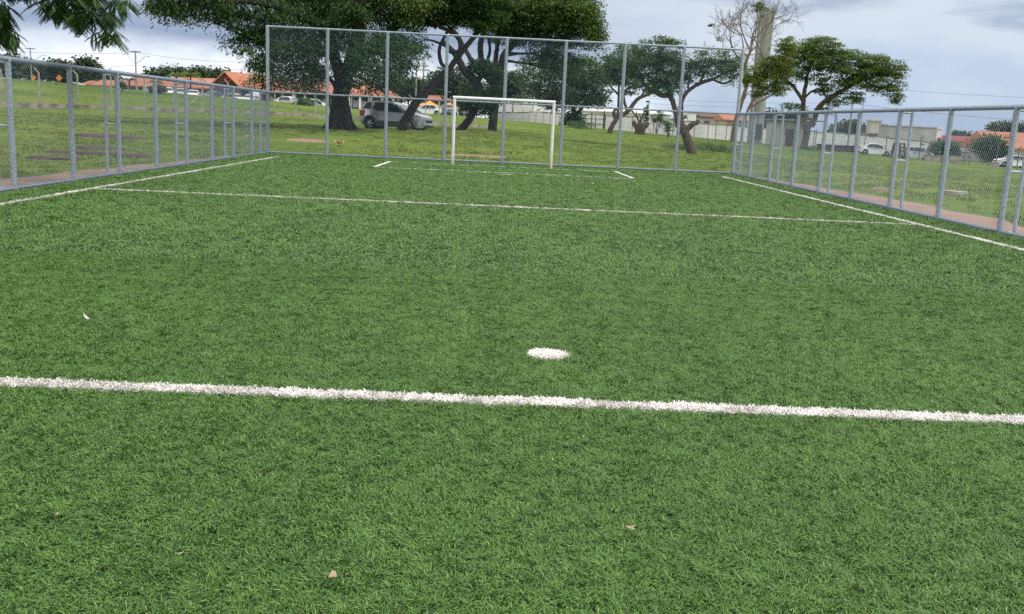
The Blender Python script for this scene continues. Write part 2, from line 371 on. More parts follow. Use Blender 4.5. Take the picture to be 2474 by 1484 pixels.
# ------------------------------------------------------------------ grass instancing
def blade_tuft(name, nb, rad, length, width, mat, lean=.9, seg=3, cols=(0, 1), tilt=(.1, .5), lift=0):
    Vs, Fs, vv = [], [], []
    for _ in range(nb):
        r_ = rad*math.sqrt(random.random()); a = random.random()*6.283; x0, y0 = r_*math.cos(a), r_*math.sin(a)
        L = length*random.uniform(.6, 1.25); w = width*random.uniform(.7, 1.2); d = random.gauss(0, .9 if lift == 0 else 1.5); ln = lean*random.uniform(.45, 1.3)
        cd, sd = math.cos(d), math.sin(d); col = random.uniform(*cols)
        tw = random.uniform(-.6, .6); wx, wy = -math.sin(d+tw)*w/2, math.cos(d+tw)*w/2
        th = random.uniform(*tilt); x, y, z = x0, y0, random.uniform(0, lift); o = len(Vs)
        for s in range(seg+1):
            ww = 1 if s < seg else .15
            tz = (s % 2)*w*.15
            Vs += [(x-wx*ww, y-wy*ww, z+tz), (x+wx*ww, y+wy*ww, z-tz)]; vv += [col, col]
            x += math.sin(th)*cd*L/seg; y += math.sin(th)*sd*L/seg; z = max(z+math.cos(th)*L/seg, .002); th += ln*1.25/seg*1.2
        for s in range(seg): Fs.append((o+2*s, o+2*s+1, o+2*s+3, o+2*s+2))
    me = np_mesh(name, np.array(Vs), np.array(Fs), mat, {'v': np.array(vv)}, True)
    return bpy.data.objects.new(name, me)
def tuft_collection(name, n, **kw):
    c = bpy.data.collections.new(name)
    for i in range(n): c.objects.link(blade_tuft(name+'_tuft', **kw))
    return c
def scatter(name, pts, rot, scl, coll, nvar, base_mesh=None):
    me = bpy.data.meshes.new(name); me.vertices.add(len(pts)); me.vertices.foreach_set('co', pts.astype(np.float32).ravel())
    a = me.attributes.new('rot', 'FLOAT_VECTOR', 'POINT'); a.data.foreach_set('vector', rot.astype(np.float32).ravel())
    a = me.attributes.new('scl', 'FLOAT', 'POINT'); a.data.foreach_set('value', scl.astype(np.float32))
    a = me.attributes.new('idx', 'INT', 'POINT'); a.data.foreach_set('value', rng.integers(0, nvar, len(pts)).astype(np.int32))
    me.update(); o = bpy.data.objects.new(name, me); COL.objects.link(o)
    ng = bpy.data.node_groups.new(name, 'GeometryNodeTree')
    ng.interface.new_socket('Geometry', in_out='INPUT', socket_type='NodeSocketGeometry'); ng.interface.new_socket('Geometry', in_out='OUTPUT', socket_type='NodeSocketGeometry')
    gi = ng.nodes.new('NodeGroupInput'); gout = ng.nodes.new('NodeGroupOutput'); ip = ng.nodes.new('GeometryNodeInstanceOnPoints')
    ci = ng.nodes.new('GeometryNodeCollectionInfo'); ci.inputs['Collection'].default_value = coll; ci.inputs['Separate Children'].default_value = True; ci.inputs['Reset Children'].default_value = True
    def na(dt, nm):
        n = ng.nodes.new('GeometryNodeInputNamedAttribute'); n.data_type = dt; n.inputs[0].default_value = nm; return n.outputs[0]
    e2r = ng.nodes.new('FunctionNodeEulerToRotation'); L = ng.links.new
    L(gi.outputs[0], ip.inputs['Points']); L(ci.outputs[0], ip.inputs['Instance']); ip.inputs['Pick Instance'].default_value = True
    L(na('INT', 'idx'), ip.inputs['Instance Index']); L(na('FLOAT_VECTOR', 'rot'), e2r.inputs[0]); L(e2r.outputs[0], ip.inputs['Rotation'])
    L(na('FLOAT', 'scl'), ip.inputs['Scale']); L(ip.outputs[0], gout.inputs[0])
    md = o.modifiers.new('scatter', 'NODES'); md.node_group = ng
    return o
def jgrid(x0, x1, y0, y1, st):
    xs = np.arange(x0, x1, st); ys = np.arange(y0, y1, st); X, Y = np.meshgrid(xs, ys)
    X = X+rng.uniform(-.5, .5, X.shape)*st; Y = Y+rng.uniform(-.5, .5, Y.shape)*st
    return np.stack([X.ravel(), Y.ravel()], -1)
def field(x, y, s, seed):
    k1 = np.sin(x*s*1.3+seed)+np.sin(y*s*1.7+seed*2.1+.8*np.sin(x*s*.9))+.7*np.sin((x+y)*s*2.3+seed*3)+.7*np.sin((x-y)*s*3.1+seed*5)
    return k1/2.4
YM = 4.715
LINES = [  # x0,x1,y0,y1
    (XL+.05, XR-.05, YM-.062, YM+.062), (-6.50, 7.42, 15.93, 16.02), (-6.56, -6.475, -12, 30.0), (7.32, 7.40, -12, 30.0),
    (-3.10, 4.00, 26.40, 26.47), (-3.10, 4.00, 29.90, 29.96)]
SPOT = (.42, 5.745, .122)
def on_line(p, g_=0.0):
    wob = .008*field(p[:, 0], p[:, 1], 6, 2)
    m_ = np.zeros(len(p), bool)
    for x0, x1, y0, y1 in LINES:
        m_ |= (p[:, 0]+wob > x0-g_) & (p[:, 0]+wob < x1+g_) & (p[:, 1]+wob > y0-g_) & (p[:, 1]+wob < y1+g_)
    m_ |= (np.hypot(p[:, 0]-SPOT[0], p[:, 1]-SPOT[1])+wob*.5 < SPOT[2]+g_)
    return m_
def rots(p, spread):
    a = .8*field(p[:, 0], p[:, 1], .5, 1)+1.3*field(p[:, 0], p[:, 1], 7.5, 4)+rng.normal(0, spread, len(p))
    t_ = rng.normal(0, .12, (len(p), 2)); return np.stack([t_[:, 0], t_[:, 1], a], -1)
def z_(p, z=0): return np.concatenate([p, np.full((len(p), 1), z)], 1)
ct_near = tuft_collection('turf_fine', 10, nb=36, rad=.028, length=.0205, width=.0027, mat=M['turf'], lean=.35, tilt=(.7, 1.5), lift=.015)
ct_far = tuft_collection('turf_coarse', 6, nb=40, rad=.07, length=.030, width=.0048, mat=M['turf'], lean=.35, tilt=(.7, 1.5), lift=.016, seg=2)
cw_near = tuft_collection('white_fine', 6, nb=34, rad=.022, length=.020, width=.0036, mat=M['turf_white'], lean=.35, tilt=(.8, 1.5), lift=.012)
YN = 9.0
def frustum(p, mrg=.35):      # keep only blades a nearby camera could see
    return (np.abs(p[:, 0]) < 2.0+p[:, 1]*.75) & (p[:, 1] > .6)
p = jgrid(XL-.02, XR+.02, .6, YN, .031); p = p[frustum(p) & ~on_line(p, .006)]
tag(scatter('turf_grass', z_(p), rots(p, 1.5), rng.uniform(.85, 1.15, len(p))*(1+.06*field(p[:, 0], p[:, 1], 5, 9)), ct_near, 10), kind='stuff')
p = jgrid(XL-.02, XR+.02, -8, YF+.05, .075); p = p[~on_line(p, .03) & ((p[:, 1] > YN) | ~frustum(p))]
tag(scatter('turf_grass', z_(p), rots(p, 4.0), rng.uniform(.75, 1.25, len(p)), ct_far, 6), kind='stuff')
# line markings: strips of white fibre
def marking(name, cand, **kw):
    o = scatter(name, z_(cand, .001), rots(cand, .6), rng.uniform(.8, 1.2, len(cand))*kw.get('sc', 1), cw_near, 6); return tag(o, kind='structure')
def in_rect(p, r_, g_=0):
    wob = .008*field(p[:, 0], p[:, 1], 6, 2)
    return (p[:, 0]+wob > r_[0]+g_) & (p[:, 0]+wob < r_[1]-g_) & (p[:, 1]+wob > r_[2]+g_) & (p[:, 1]+wob < r_[3]-g_)
for i, r_ in enumerate(LINES):
    st = .017 if i == 0 else .03
    c = jgrid(r_[0]-.05, r_[1]+.05, max(r_[2]-.05, 3), r_[3]+.05, st); c = c[in_rect(c, r_, .004)]
    if i >= 1:      # worn, partly buried lines
        wear = field(c[:, 0], c[:, 1], 2.6, 6+i)+.5*field(c[:, 0], c[:, 1], 9, 3+i)
        thr = {1: 1.25, 2: 1.5, 3: 1.5, 4: .8, 5: .1}[i]
        c = c[wear+rng.normal(0, .25, len(c)) < thr]
    marking('line_marking', c, sc=1 if i == 0 else 1.25)
c = jgrid(SPOT[0]-.2, SPOT[0]+.2, SPOT[1]-.2, SPOT[1]+.2, .016); c = c[np.hypot(c[:, 0]-SPOT[0], c[:, 1]-SPOT[1]) < SPOT[2]-.004]
marking('penalty_spot', c)
mb = MB(); mb.add([(XL+.1, YM-.05, .006), (XR-.1, YM-.05, .006), (XR-.1, YM+.05, .006), (XL+.1, YM+.05, .006)], [(0, 1, 2, 3)]); tag(mb.build('line_marking', M['turf_base_white']), kind='structure')
mb = MB(); mb.add([(SPOT[0]+.11*math.cos(i*.2618), SPOT[1]+.11*math.sin(i*.2618), .006) for i in range(24)], [tuple(range(24))]); tag(mb.build('penalty_spot', M['turf_base_white']), kind='structure')
# crisp newer painted strips of the goal area (fibre sheets lying on the turf)
for x0, y0, x1, y1, w in [(-3.11, 26.4, -3.05, 29.9, .12), (4.00, 26.4, 3.94, 29.9, .10), (.32, 25.3, .60, 25.29, .12)]:
    d = Vector((x1-x0, y1-y0, 0)); n_ = Vector((-d.y, d.x, 0)).normalized()*w/2; mb = MB(); k_ = 16
    for i in range(k_+1):
        pass
    vs_ = []
    for i in range(k_+1):
        c_ = Vector((x0, y0, 0))+d*i/k_
        for s in (-1, 1):
            q = c_+n_*s*(1+.2*random.uniform(-1, 1)); vs_.append((q.x, q.y, .034))
    mb.add(vs_, [(2*i, 2*i+1, 2*i+3, 2*i+2) for i in range(k_)]); tag(mb.build('line_marking', M['turf_base_white'] if False else M['white_paint']), kind='structure')

# wild grass outside
cg = tuft_collection('wild', 6, nb=34, rad=.17, length=.07, width=.008, mat=M['wildgrass'], lean=.7, seg=2)
pa = jgrid(-32, 34, YF+.1, 62, .27)
pb = jgrid(-34, XL-.9, 0, YF+.1, .24); pb = pb[(pb[:, 0] < np.interp(pb[:, 1], [-5, 18, 23, 31, 33], [-8.9, -8.95, -8.6, -7.9, -7.5]))]
pc = jgrid(XR+.9, 34, 0, YF+.1, .24); pc = pc[(pc[:, 0] > np.interp(pc[:, 1], [-5, 15.7, 19, 23, 30, 33], [9.8, 9.75, 10.2, 10.2, 9.3, 8.7]))]
p = np.concatenate([pa, pb, pc]); p = p[(np.abs(p[:, 0]-.03*p[:, 1]) < 10+p[:, 1]*.75)]
p = p[rng.random(len(p)) < .55+.45*field(p[:, 0], p[:, 1], .5, 3)]
zz = gz_np(p[:, 0], p[:, 1]); sc_ = rng.uniform(.5, 1.2, len(p))*(1+.5*np.clip(field(p[:, 0], p[:, 1], .35, 8), 0, 1))
tag(scatter('rough_grass', np.concatenate([p, zz[:, None]], 1), np.stack([0*zz, 0*zz, rng.uniform(0, 6.28, len(p))], -1), sc_, cg, 6), kind='stuff')
p = jgrid(-70, 75, 62, 125, .42); p = p[(np.abs(p[:, 0]-.03*p[:, 1]) < 4+p[:, 1]*.6) & (rng.random(len(p)) < .6+.4*field(p[:, 0], p[:, 1], .3, 3))]
zz = gz_np(p[:, 0], p[:, 1])
tag(scatter('rough_grass', np.concatenate([p, zz[:, None]], 1), np.stack([0*zz, 0*zz, rng.uniform(0, 6.28, len(p))], -1), rng.uniform(.5, .95, len(p)), cg, 6), kind='stuff')

# ------------------------------------------------------------------ pitch fences
def wire_panel(mb, o, ux, w, h, z0, off, cell=.066, r=.0016):
    # o: corner, ux: unit vector along fence, off: normal offset
    nrm = Vector((-ux.y, ux.x, 0)); s = cell
    for sg in (1, -1):
        k0 = -int(h/s)-1
        for k_ in range(k0, int(w/s)+2 + (int(h/s)+1 if sg < 0 else 0)):
            a0 = k_*s
            # line: u = a0 + sg*z ; clip z in [0,h], u in [0,w]
            if sg > 0: za, zb = max(0, -a0), min(h, w-a0)
            else: za, zb = max(0, a0-w), min(h, a0)
            if zb-za < .01: continue
            ofs = nrm*(off+.0015*sg)
            A = o+ux*(a0+sg*za)+Vector((0, 0, z0+za))+ofs; B = o+ux*(a0+sg*zb)+Vector((0, 0, z0+zb))+ofs
            d = (B-A).normalized(); p1 = d.cross(nrm).normalized()*r; p2 = nrm*r*1.2
            ring = [p1, -p1*.5+p2, -p1*.5-p2]
            mb.add([A+q for q in ring]+[B+q for q in ring], [(0, 1, 4, 3), (1, 2, 5, 4), (2, 0, 3, 5)])
def post_mesh(r, h, cap=True):
    mb = MB(); mb.tube([(0, 0, -.05), (0, 0, h)], r, 14, False)
    mb.lathe([(r+.003, h-.02), (r+.003, h+.01), (r*.6, h+.025), (0.001, h+.03)], 14)
    for z in (.35, .75, 1.15, 1.55):       # tie wires
        mb.lathe([(r+.001, z-.006), (r+.005, z), (r+.001, z+.006)], 10)
    return mb
H1, H2 = 2.0, 4.085
ORG = Vector((0, 0, 0))
def side_fence(x, sgn, spacing, n, label, pair_from):
    # sgn: outward direction
    root = empty('chain_link_fence', (x, YF, 0), label, 'fence', 'galvanised fences round the pitch')
    pm = None; bm_ = None
    for i in range(n+1):
        y = -spacing*i
        if i:
            if pm is None: o = post_mesh(.046, H1).build('post', M['galv'], root); pm = o
            else: o = bpy.data.objects.new('post', pm.data); COL.objects.link(o); o.parent = root
            o.location = (0, y, 0); o.rotation_euler.z = random.random()*6
        if (i % 2) == pair_from:
            if bm_ is None:
                mb = MB(); dx = .24*sgn
                mb.tube([(dx, 0, -.05), (dx, 0, H1-.03)], .031, 12)
                mb.tube([(0, 0, 1.0), (dx, 0, 1.0)], .022, 10, False); mb.tube([(0, 0, .03), (dx, 0, .03)], .025, 10, False); mb.tube([(0, 0, H1-.05), (dx, 0, H1-.05)], .02, 10, False)
                bm_ = mb.build('brace_post', M['galv'], root); b2 = bm_
            else: b2 = bpy.data.objects.new('brace_post', bm_.data); COL.objects.link(b2); b2.parent = root
            b2.location = (0, y, 0)
    L = spacing*n
    mb = MB(); mb.tube([(0, -.05, H1+.0), (0, -L, H1+.0)], .037, 12); mb.build('top_rail', M['galv'], root)
    mb = MB(); mb.tube([(0, -.05, .045), (0, -L, .045)], .024, 10); mb.build('bottom_rail', M['galv'], root)
    mb = MB(); ux = Vector((0, -1, 0)); nr = -sgn   # mesh on pitch side
    off = .052*(1 if (Vector((-ux.y, ux.x, 0)).x*(-sgn)) > 0 else -1)
    for i in range(n): wire_panel(mb, Vector((0, -spacing*i, 0)), ux, spacing, H1-.0, .02, off)
    for k_ in range(int(L/.066)):
        for z, r0 in ((H1, .038), (.045, .025)):
            if L*0+k_*.066 < 27: mb.lathe([(r0, -.007), (r0+.007, 0), (r0, .007)], 8, Matrix.Translation((0, -.03-k_*.066, z))@Matrix.Rotation(R(78), 4, 'X'))
    mb.build('wire_mesh', M['galv_wire'], root)
    return root
side_fence(XL, -1, 2.152, 14, 'low galvanised chain-link fence along the left touchline, beside the grassy bank', 0)
side_fence(XR, 1, 2.155, 14, 'low galvanised chain-link fence along the right touchline, in front of the white wall', 0)
root = empty('chain_link_fence', (XL, YF, 0), 'tall galvanised chain-link fence with eight bays behind the white goal', 'fence', 'galvanised fences round the pitch')
pm = None; SP = (XR-XL)/8
for i in range(9):
    if pm is None:
        mb = post_mesh(.054, H2); mb.lathe([(.056, 2.0), (.060, 2.03), (.056, 2.06)], 10); o = pm = mb.build('post', M['galv'], root)
    else: o = bpy.data.objects.new('post', pm.data); COL.objects.link(o); o.parent = root
    o.location = (SP*i, 0, 0); o.rotation_euler.z = random.random()*6
W_ = XR-XL
for nm, z, r_ in (('top_rail', H2, .032), ('middle_rail', H1+.0, .028), ('bottom_rail', .05, .028)):
    mb = MB(); mb.tube([(0.02, 0, z), (W_-.02, 0, z)], r_, 12); mb.build(nm, M['galv'], root)
mb = MB()
for i in range(8): wire_panel(mb, Vector((SP*i, 0, 0)), Vector((1, 0, 0)), SP, H2, .02, -.060)
for k_ in range(int(W_/.066)):
    for z, r0 in ((H2, .033), (H1, .029), (.05, .029)): mb.lathe([(r0, -.007), (r0+.007, 0), (r0, .007)], 8, Matrix.Translation((.03+k_*.066, 0, z))@Matrix.Rotation(R(78), 4, 'Y'))
mb.build('wire_mesh', M['galv_wire'], root)
# kerb under the fences
mb = MB(); mb.box(((XL+XR)/2, YF+.06, -.02), (W_+.3, .14, .07)); mb.box((XL-.02, (YF-14)/2, -.02), (.13, YF+14, .065)); mb.box((XR+.02, (YF-14)/2, -.02), (.13, YF+14, .065))
tag(mb.build('kerb', M['concrete']), kind='structure')

# ------------------------------------------------------------------ goal
YG = 29.9
gl, gr_ = at(1095, 395, YG), at(1332, 404, YG); gl.z = gr_.z = 0
gl.x, gr_.x = at(1096, 300, YG).x, at(1335, 310, YG).x
HG = 2.02
root = empty('football_goal', ((gl.x+gr_.x)/2, YG, 0), 'white tubular football goal without a net before the tall fence', 'goal')
wg = (gr_.x-gl.x)/2
mb = MB(); mb.tube([(-wg, 0, -.02), (-wg, 0, HG+.0)], .047, 20); mb.build('goalpost', M['goal'], root)
mb = MB(); mb.tube([(wg, 0, -.02), (wg, 0, HG+.0)], .047, 20); mb.build('goalpost', M['goal'], root)
mb = MB(); mb.tube([(-wg-.05, 0, HG+.035), (wg+.045, 0, HG+.032)], .048, 20); mb.build('crossbar', M['white_paint'], root)

# ------------------------------------------------------------------ trees
def catmull(pts, n=6):
    P = [np.array(p, float) for p in pts]
    if len(P) < 3: return P
    out = []
    for i in range(len(P)-1):
        p0, p1, p2, p3 = P[max(i-1, 0)], P[i], P[i+1], P[min(i+2, len(P)-1)]
        for j in range(n):
            t = j/n; out.append(.5*((2*p1)+(-p0+p2)*t+(2*p0-5*p1+4*p2-p3)*t*t+(-p0+3*p1-3*p2+p3)*t**3))
    out.append(P[-1]); return out
def leaves(blobs, nleaf, ls, clump, flat, asp, droop, gap=.15, hue=(0, 1)):
    """blobs: list of (centre, rx, ry, rz); leaf-sized rhombs gathered in clumps through each crown volume"""
    vols = np.array([b_[1]*b_[3] for b_ in blobs]); vols = vols/vols.sum(); VV, FF, AA = [], [], []
    for b_, w in zip(blobs, vols):
        n = int(nleaf*w); c0 = np.array(b_[0]); rad = np.array(b_[1:4]); per = 42; nc = max(3, n//per)
        u = rng.normal(size=(nc, 3)); u /= np.linalg.norm(u, axis=1)[:, None]; r_ = rng.random(nc)**.42*1.04
        r_ *= 1+.16*np.sin(u[:, 0]*7+c0[0])*np.cos(u[:, 2]*6+c0[2])+rng.normal(0, .07, nc)
        cc = c0+u*r_[:, None]*rad
        cs = clump*rng.uniform(.6, 1.35, nc); cv = np.clip(rng.normal(.45, .22, nc)+.18*u[:, 2]*r_, 0, 1)  # random clump tone; upper clumps coloured lighter as if lit from above
        ctr = np.repeat(cc, per, 0); s_ = np.repeat(cs, per)[:, None]
        loc = np.clip(rng.normal(size=(nc*per, 3)), -1.5, 1.5)*[1, 1, flat]*s_*.55
        loc[:, 2] -= (loc[:, 0]**2+loc[:, 1]**2)/s_[:, 0]*.35*droop
        pos = ctr+loc; N_ = len(pos)
        d = loc*[1, 1, .3]+rng.normal(size=(N_, 3))*s_*.35; d[:, 2] -= droop*np.linalg.norm(d[:, :2], axis=1)*.6
        d /= np.linalg.norm(d, axis=1)[:, None]+1e-9
        nr = rng.normal(size=(N_, 3))*.55+[0, 0, 1]; sd = np.cross(d, nr); sd /= np.linalg.norm(sd, axis=1)[:, None]+1e-9
        L = ls*rng.uniform(.6, 1.4, N_)[:, None]; W2 = L*asp*.5
        v4 = np.stack([pos-d*L*.5, pos-sd*W2+d*L*.08, pos+d*L*.5, pos+sd*W2+d*L*.08], 1)
        base = sum(len(x) for x in VV); VV.append(v4.reshape(-1, 3)); FF.append(np.arange(N_*4).reshape(-1, 4)+base)
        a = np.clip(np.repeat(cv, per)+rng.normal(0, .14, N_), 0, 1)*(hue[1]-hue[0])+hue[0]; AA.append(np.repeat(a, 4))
    return np.concatenate(VV), np.concatenate(FF), np.concatenate(AA)
def tree(name, label, Y, base, limbs, blobs, leafm, barkm, nleaf=20000, ls=.14, clump=.7, flat=.35, asp=.4, droop=.4, depth=.8, group=None, twigs=1.0, two=None, cat='tree', sub=.018):
    """limbs / blobs in photo pixels at distance Y (+ optional own depth offset); everything becomes metres around a real trunk"""
    g = at(base[0], base[1], Y); gzv = gz(g.x, g.y); B0 = Vector((g.x, g.y, gzv))
    root = empty(name, B0, label, cat, group); pm_ = Y/FPX
    tr = MB(); nodes = []
    first = True
    for li, lb in enumerate(limbs):
        pts = []; ph = rng.uniform(-1, 1)
        for i, q in enumerate(lb):
            dy = q[3] if len(q) > 3 else 0
            w = at(q[0], q[1], Y+dy); pts.append((w.x, w.y, w.z, q[2]*pm_))
        if first: pts[0] = (pts[0][0], pts[0][1], gzv-.15, pts[0][3]); first = False
        sm = catmull(pts, 6); rr = [max(p[3], .01) for p in sm]
        P3 = [p[:3]+rng.normal(0, .07, 3)*p[3]*(0 if i == 0 else 1) for i, p in enumerate(sm)]
        tr.tube(P3, rr, 10 if max(rr) > .08 else 6)
        nodes += [(np.array(p), r_) for p, r_ in zip(P3, rr)]
        if li == 0 and rr[0] > .45:     # root flare
            for k_ in range(6):
                a = k_*1.05+.3; r0 = rr[0]; q = Vector(P3[0])
                tr.tube([q+Vector((math.cos(a)*r0*1.5, math.sin(a)*r0*1.5, .0)), q+Vector((math.cos(a)*r0*.75, math.sin(a)*r0*.75, r0*.8)), q+Vector((math.cos(a)*r0*.4, math.sin(a)*r0*.4, r0*2.4))], [r0*.22, r0*.34, r0*.3], 6)
    W = []; Wm = []
    for q in blobs:
        dz = q[4] if len(q) > 4 else rng.uniform(-.3, .3)*q[2]*pm_
        c = at(q[0], q[1], Y+dz); W.append(((c.x, c.y, c.z), q[2]*pm_, max(q[2]*pm_*depth, q[3]*pm_), q[3]*pm_))
    NP = np.array([n[0] for n in nodes]); NR = np.array([n[1] for n in nodes])
    for (c, rx, ry, rz) in W:      # sub-branches reaching into each crown volume
        for _ in range(max(2, int(4*twigs))):
            tgt = np.array(c)+rng.uniform(-1, 1, 3)*[rx*.7, ry*.7, rz*.6]
            dd = np.linalg.norm(NP-tgt, axis=1)+np.where(NP[:, 2] > tgt[2]+.4, 3, 0); j = int(np.argmin(dd)); s0 = NP[j]
            mid = (s0+tgt)/2+rng.normal(0, .10, 3)*dd[j]; mid2 = (mid+tgt)/2+rng.normal(0, .06, 3)*dd[j]
            r0 = min(NR[j]*.5, sub*(.6+.35*dd[j])+.012)
            sm = catmull([(*s0, r0), (*mid, r0*.75), (*mid2, r0*.5), (*tgt, r0*.22)], 4)
            tr.tube([p[:3] for p in sm], [max(p[3], .006) for p in sm], 5)
    part(tr, 'trunk', M[barkm], root)
    sat = []
    for (c, rx, ry, rz) in W:       # smaller tufts round each bough break up the outline
        for _ in range(2):
            a = rng.uniform(0, 6.28); k_ = rng.uniform(.28, .5); e = rng.uniform(.85, 1.12)
            sat.append(((c[0]+rx*e*math.cos(a), c[1]+rng.uniform(-.5, .5)*ry, c[2]+rz*e*math.sin(a)), rx*k_, ry*k_, rz*k_*.9))
    W = W+sat
    V_, F_, A_ = leaves(W, nleaf, ls, clump, flat, asp, droop)
    o = bpy.data.objects.new('crown', np_mesh('crown', V_, F_, M[leafm], {'v': A_})); COL.objects.link(o); reloc(o, root)
    if two:
        W2_ = []
        for q in two[0]:
            c = at(q[0], q[1], Y+(q[4] if len(q) > 4 else -1)); W2_.append(((c.x, c.y, c.z), q[2]*pm_, q[2]*pm_*.6, q[3]*pm_))
        V_, F_, A_ = leaves(W2_, two[2], ls, clump, flat, asp, droop)
        o = bpy.data.objects.new('crown', np_mesh('crown', V_, F_, M[two[1]], {'v': A_})); COL.objects.link(o); reloc(o, root)
    return root

# the big dark tree left of the car
tree('flame_tree', 'huge dark tree with a thick straight trunk left of the silver car, crown hanging low', 54, (822, 313),
     [[(822, 313, 29), (822, 285, 24), (822, 250, 21), (825, 215, 20), (835, 185, 23)],
      [(828, 200, 17), (812, 150, 14, 0), (797, 100, 14, .5), (793, 50, 12, 1), (780, 0, 11, 1.5), (765, -60, 7, 2)],
      [(838, 185, 17), (852, 130, 15, -.5), (866, 80, 16, -1), (864, 30, 14, -1.5), (872, -30, 10, -2), (880, -80, 7, -2)],
      [(850, 170, 13), (905, 110, 10, 1), (960, 60, 9, 2), (1020, 15, 8, 3), (1080, -25, 6, 3)],
      [(812, 215, 6), (803, 200, 4, -.5), (785, 180, 4, -1), (765, 165, 2.5, -1.5)],
      [(797, 90, 9), (740, 50, 7, -1.5), (670, 20, 6, -2.5), (590, 5, 5, -3.5), (480, 10, 4, -4.5)],
      [(812, 150, 7), (760, 120, 6, -1), (690, 110, 5, -2), (625, 105, 4, -3)],
      [(852, 130, 8), (900, 125, 6, -2), (945, 140, 5, -3)]],
     [(430, 22, 55, 38, -4.5), (395, 5, 35, 25, -5), (500, 22, 45, 28, -4), (560, 8, 60, 40, -3), (590, 70, 42, 42, -3), (640, 40, 60, 50, -2.5), (625, 125, 48, 48, -3), (655, 175, 42, 38, -2.5),
      (680, 110, 45, 45, -2), (710, 50, 55, 45, -2), (725, 140, 50, 42, -2), (720, 190, 38, 28, -2), (745, 210, 25, 18, -2), (770, 120, 45, 40, -2), (780, 60, 50, 45, 0), (830, 60, 60, 40, -2),
      (760, 175, 30, 22, -2), (880, 120, 70, 50, -2), (900, 175, 48, 32, -3), (890, 205, 30, 15, -3), (930, 185, 35, 34, -3), (960, 130, 50, 42, -2.5), (975, 175, 35, 25, -2), (940, 70, 60, 45, 0), (1000, 110, 28, 25, 0),
      (860, 20, 70, 40, -1), (940, 15, 70, 45, 1), (1000, 40, 50, 35, 2), (1030, 0, 60, 40, 2), (720, -30, 120, 60, 0), (880, -60, 130, 60, 0), (600, -40, 90, 45, -2), (470, -25, 80, 38, -4), (840, -30, 90, 70, 4), (760, 10, 90, 60, 4)],
     'leaf_dark', 'bark', nleaf=110000, ls=.19, clump=.62, flat=.40, asp=.30, droop=1.0, depth=.7,
     two=([(980, 20, 45, 25), (940, -10, 50, 30), (1020, 5, 40, 22), (840, -10, 40, 18)], 'leaf_olive', 5000))
# leaning tree in front of the car
tree('leaning_tree', 'dark leaning trunk in front of the silver car, forking into a loop under the canopy', 55, (968, 312),
     [[(968, 312, 12), (980, 290, 11), (1003, 252, 10.5), (1035, 216, 10), (1065, 185, 9), (1084, 168, 8.5)],
      [(1082, 170, 7), (1105, 140, 6.5), (1128, 110, 6), (1152, 80, 5.5, .5), (1172, 52, 5, 1), (1200, 15, 3.5, 1)],
      [(1078, 176, 5.5), (1095, 150, 5, 0), (1110, 125, 5, -.3), (1108, 95, 5, -.5), (1085, 76, 4.5, -.6), (1058, 62, 4, -.8), (1038, 35, 4, -1), (1030, 5, 3, -1)],
      [(1086, 168, 4.5), (1070, 158, 4.5), (1062, 140, 4.5), (1062, 115, 4), (1068, 100, 3.5), (1080, 78, 3.5), (1100, 60, 3, .4), (1112, 30, 2.5, .5)],
      [(1110, 122, 3.5), (1090, 128, 3.5, .3), (1075, 112, 3, .5), (1048, 100, 2.5, .8), (1030, 96, 2, 1)]],
     [(1060, 10, 60, 40), (1120, 15, 60, 38), (1180, 20, 50, 38), (1020, 35, 35, 22), (1150, 55, 30, 18), (1085, 40, 30, 20), (1090, -30, 100, 40)],
     'leaf_dark', 'bark', nleaf=26000, ls=.19, clump=.5, flat=.4, asp=.32, droop=.8)
# curved trunk whose limb crosses to the left
tree('curved_tree', 'curved dark trunk behind the left goalpost, its limb crossing up to the left', 62, (1104, 316),
     [[(1104, 317, 9), (1128, 296, 9), (1147, 262, 9.5), (1158, 232, 10), (1150, 200, 10), (1122, 172, 9), (1105, 140, 8), (1090, 120, 6), (1072, 100, 4)],
      [(1156, 170, 5.5), (1135, 140, 5.5, .5), (1118, 110, 5, 1), (1104, 85, 5, 1), (1090, 70, 4, 1)],
      [(1150, 200, 7, 0), (1162, 180, 7, 0), (1150, 160, 6, 0), (1138, 142, 5, 0)],
      [(1158, 232, 6), (1180, 218, 4, 1), (1195, 208, 3, 1)]],
     [(1150, 238, 30, 20), (1130, 250, 20, 16), (1172, 262, 20, 18), (1185, 235, 25, 18), (1172, 165, 28, 20), (1150, 158, 18, 12), (1185, 178, 22, 20)],
     'leaf_dark', 'bark', nleaf=14000, ls=.17, clump=.42, flat=.5, asp=.4, droop=.4)
